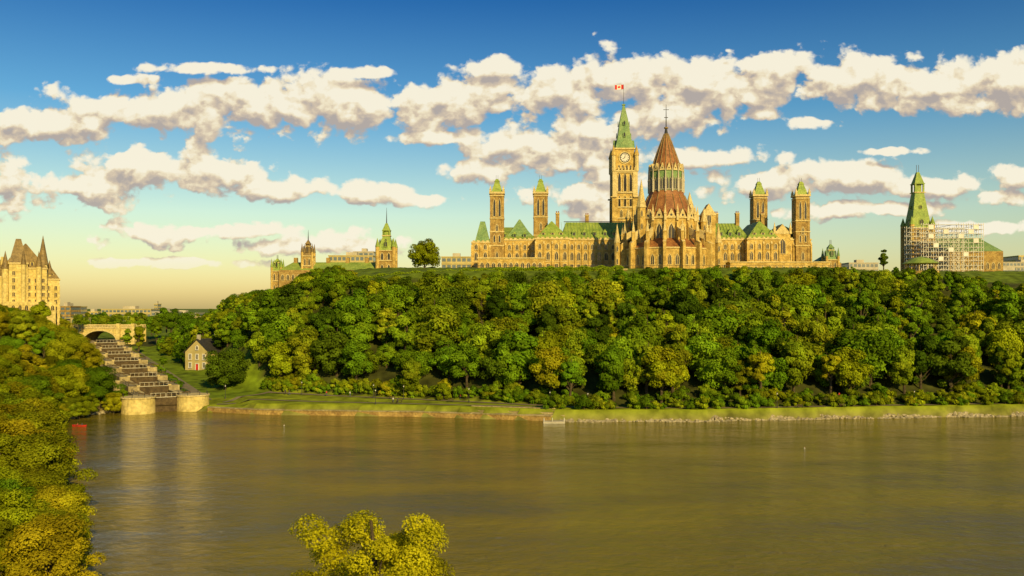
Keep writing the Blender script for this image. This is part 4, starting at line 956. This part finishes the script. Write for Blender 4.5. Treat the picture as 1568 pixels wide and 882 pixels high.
def field(vec):
    n_=N(nt,'ShaderNodeGroup'); n_.node_tree=grp; nt.links.new(vec,n_.inputs[0]); return n_.outputs[0]
uv=cx3.outputs[0]
d0=field(uv); d1=field(vm(nt,'ADD',uv,(.003,.014,0)))
al=N(nt,'ShaderNodeMapRange',interpolation_type='SMOOTHSTEP'); al.inputs['From Min'].default_value=.1; al.inputs['From Max'].default_value=.6; nt.links.new(d0,al.inputs['Value'])
up=N(nt,'ShaderNodeMapRange'); up.inputs['From Min'].default_value=.02; up.inputs['From Max'].default_value=.06; nt.links.new(v,up.inputs['Value'])
alpha=mth(nt,'MULTIPLY',mth(nt,'MULTIPLY',al.outputs[0],up.outputs[0]),.97)
lit=mth(nt,'MULTIPLY_ADD',mth(nt,'SUBTRACT',d0,d1),.66,.56,clamp=True)
cr=N(nt,'ShaderNodeValToRGB'); nt.links.new(lit,cr.inputs['Fac']); e=cr.color_ramp.elements
e[0].position=.1; e[0].color=(.48,.42,.38,1); e[1].position=.85; e[1].color=(1.0,.93,.74,1)
e2=e.new(.42); e2.color=(.72,.59,.43,1); e3=e.new(.62); e3.color=(.92,.80,.56,1)
skt=N(nt,'ShaderNodeTexSky',sky_type='NISHITA'); skt.sun_disc=False; skt.sun_elevation=SUN_EL; skt.sun_rotation=SUN_AZ; skt.dust_density=1.0; skt.ozone_density=2.0; skt.air_density=1.0
gr=N(nt,'ShaderNodeValToRGB'); nt.links.new(mth(nt,'MULTIPLY',sx.outputs[2],3.0,clamp=True),gr.inputs['Fac'])
e=gr.color_ramp.elements; e[0].position=0; e[0].color=(1.15,.86,.42,1); e[1].position=1; e[1].color=(.055,.29,.56,1); k_=e.new(.3); k_.color=(.95,.93,.68,1); k_=e.new(.62); k_.color=(.32,.62,.72,1)
mx=N(nt,'ShaderNodeMix',data_type='RGBA',blend_type='MULTIPLY'); mx.inputs['Factor'].default_value=1; nt.links.new(skt.outputs[0],mx.inputs['A']); nt.links.new(gr.outputs[0],mx.inputs['B'])
b1=N(nt,'ShaderNodeBackground'); b1.inputs['Strength'].default_value=.14; nt.links.new(mx.outputs['Result'],b1.inputs[0])
b2=N(nt,'ShaderNodeBackground'); b2.inputs['Strength'].default_value=.95; nt.links.new(cr.outputs[0],b2.inputs[0])
ms=N(nt,'ShaderNodeMixShader'); nt.links.new(alpha,ms.inputs[0]); nt.links.new(b1.outputs[0],ms.inputs[1]); nt.links.new(b2.outputs[0],ms.inputs[2]); nt.links.new(ms.outputs[0],out.inputs[0])

sd=Vector((math.sin(SUN_AZ)*math.cos(SUN_EL),math.cos(SUN_AZ)*math.cos(SUN_EL),math.sin(SUN_EL)))
sl=bpy.data.lights.new('sun','SUN'); sl.energy=5.0; sl.angle=math.radians(.5); sl.color=(1,.76,.32)
so=bpy.data.objects.new('sun',sl); scene.collection.objects.link(so); so.rotation_euler=(-sd).to_track_quat('-Z','Y').to_euler(); so.location=(200,-200,300)
cam=bpy.data.cameras.new('camera'); cam.sensor_width=36; cam.lens=36*F/1568; cam.shift_y=31/1568; cam.clip_end=40000; cam.clip_start=.5
co=bpy.data.objects.new('camera',cam); scene.collection.objects.link(co); co.location=(0,0,CAMZ); co.rotation_euler=(math.pi/2,0,0); scene.camera=co
scene.view_settings.view_transform='Standard'; scene.view_settings.look='None'; scene.view_settings.exposure=0
print('trees',cnt)
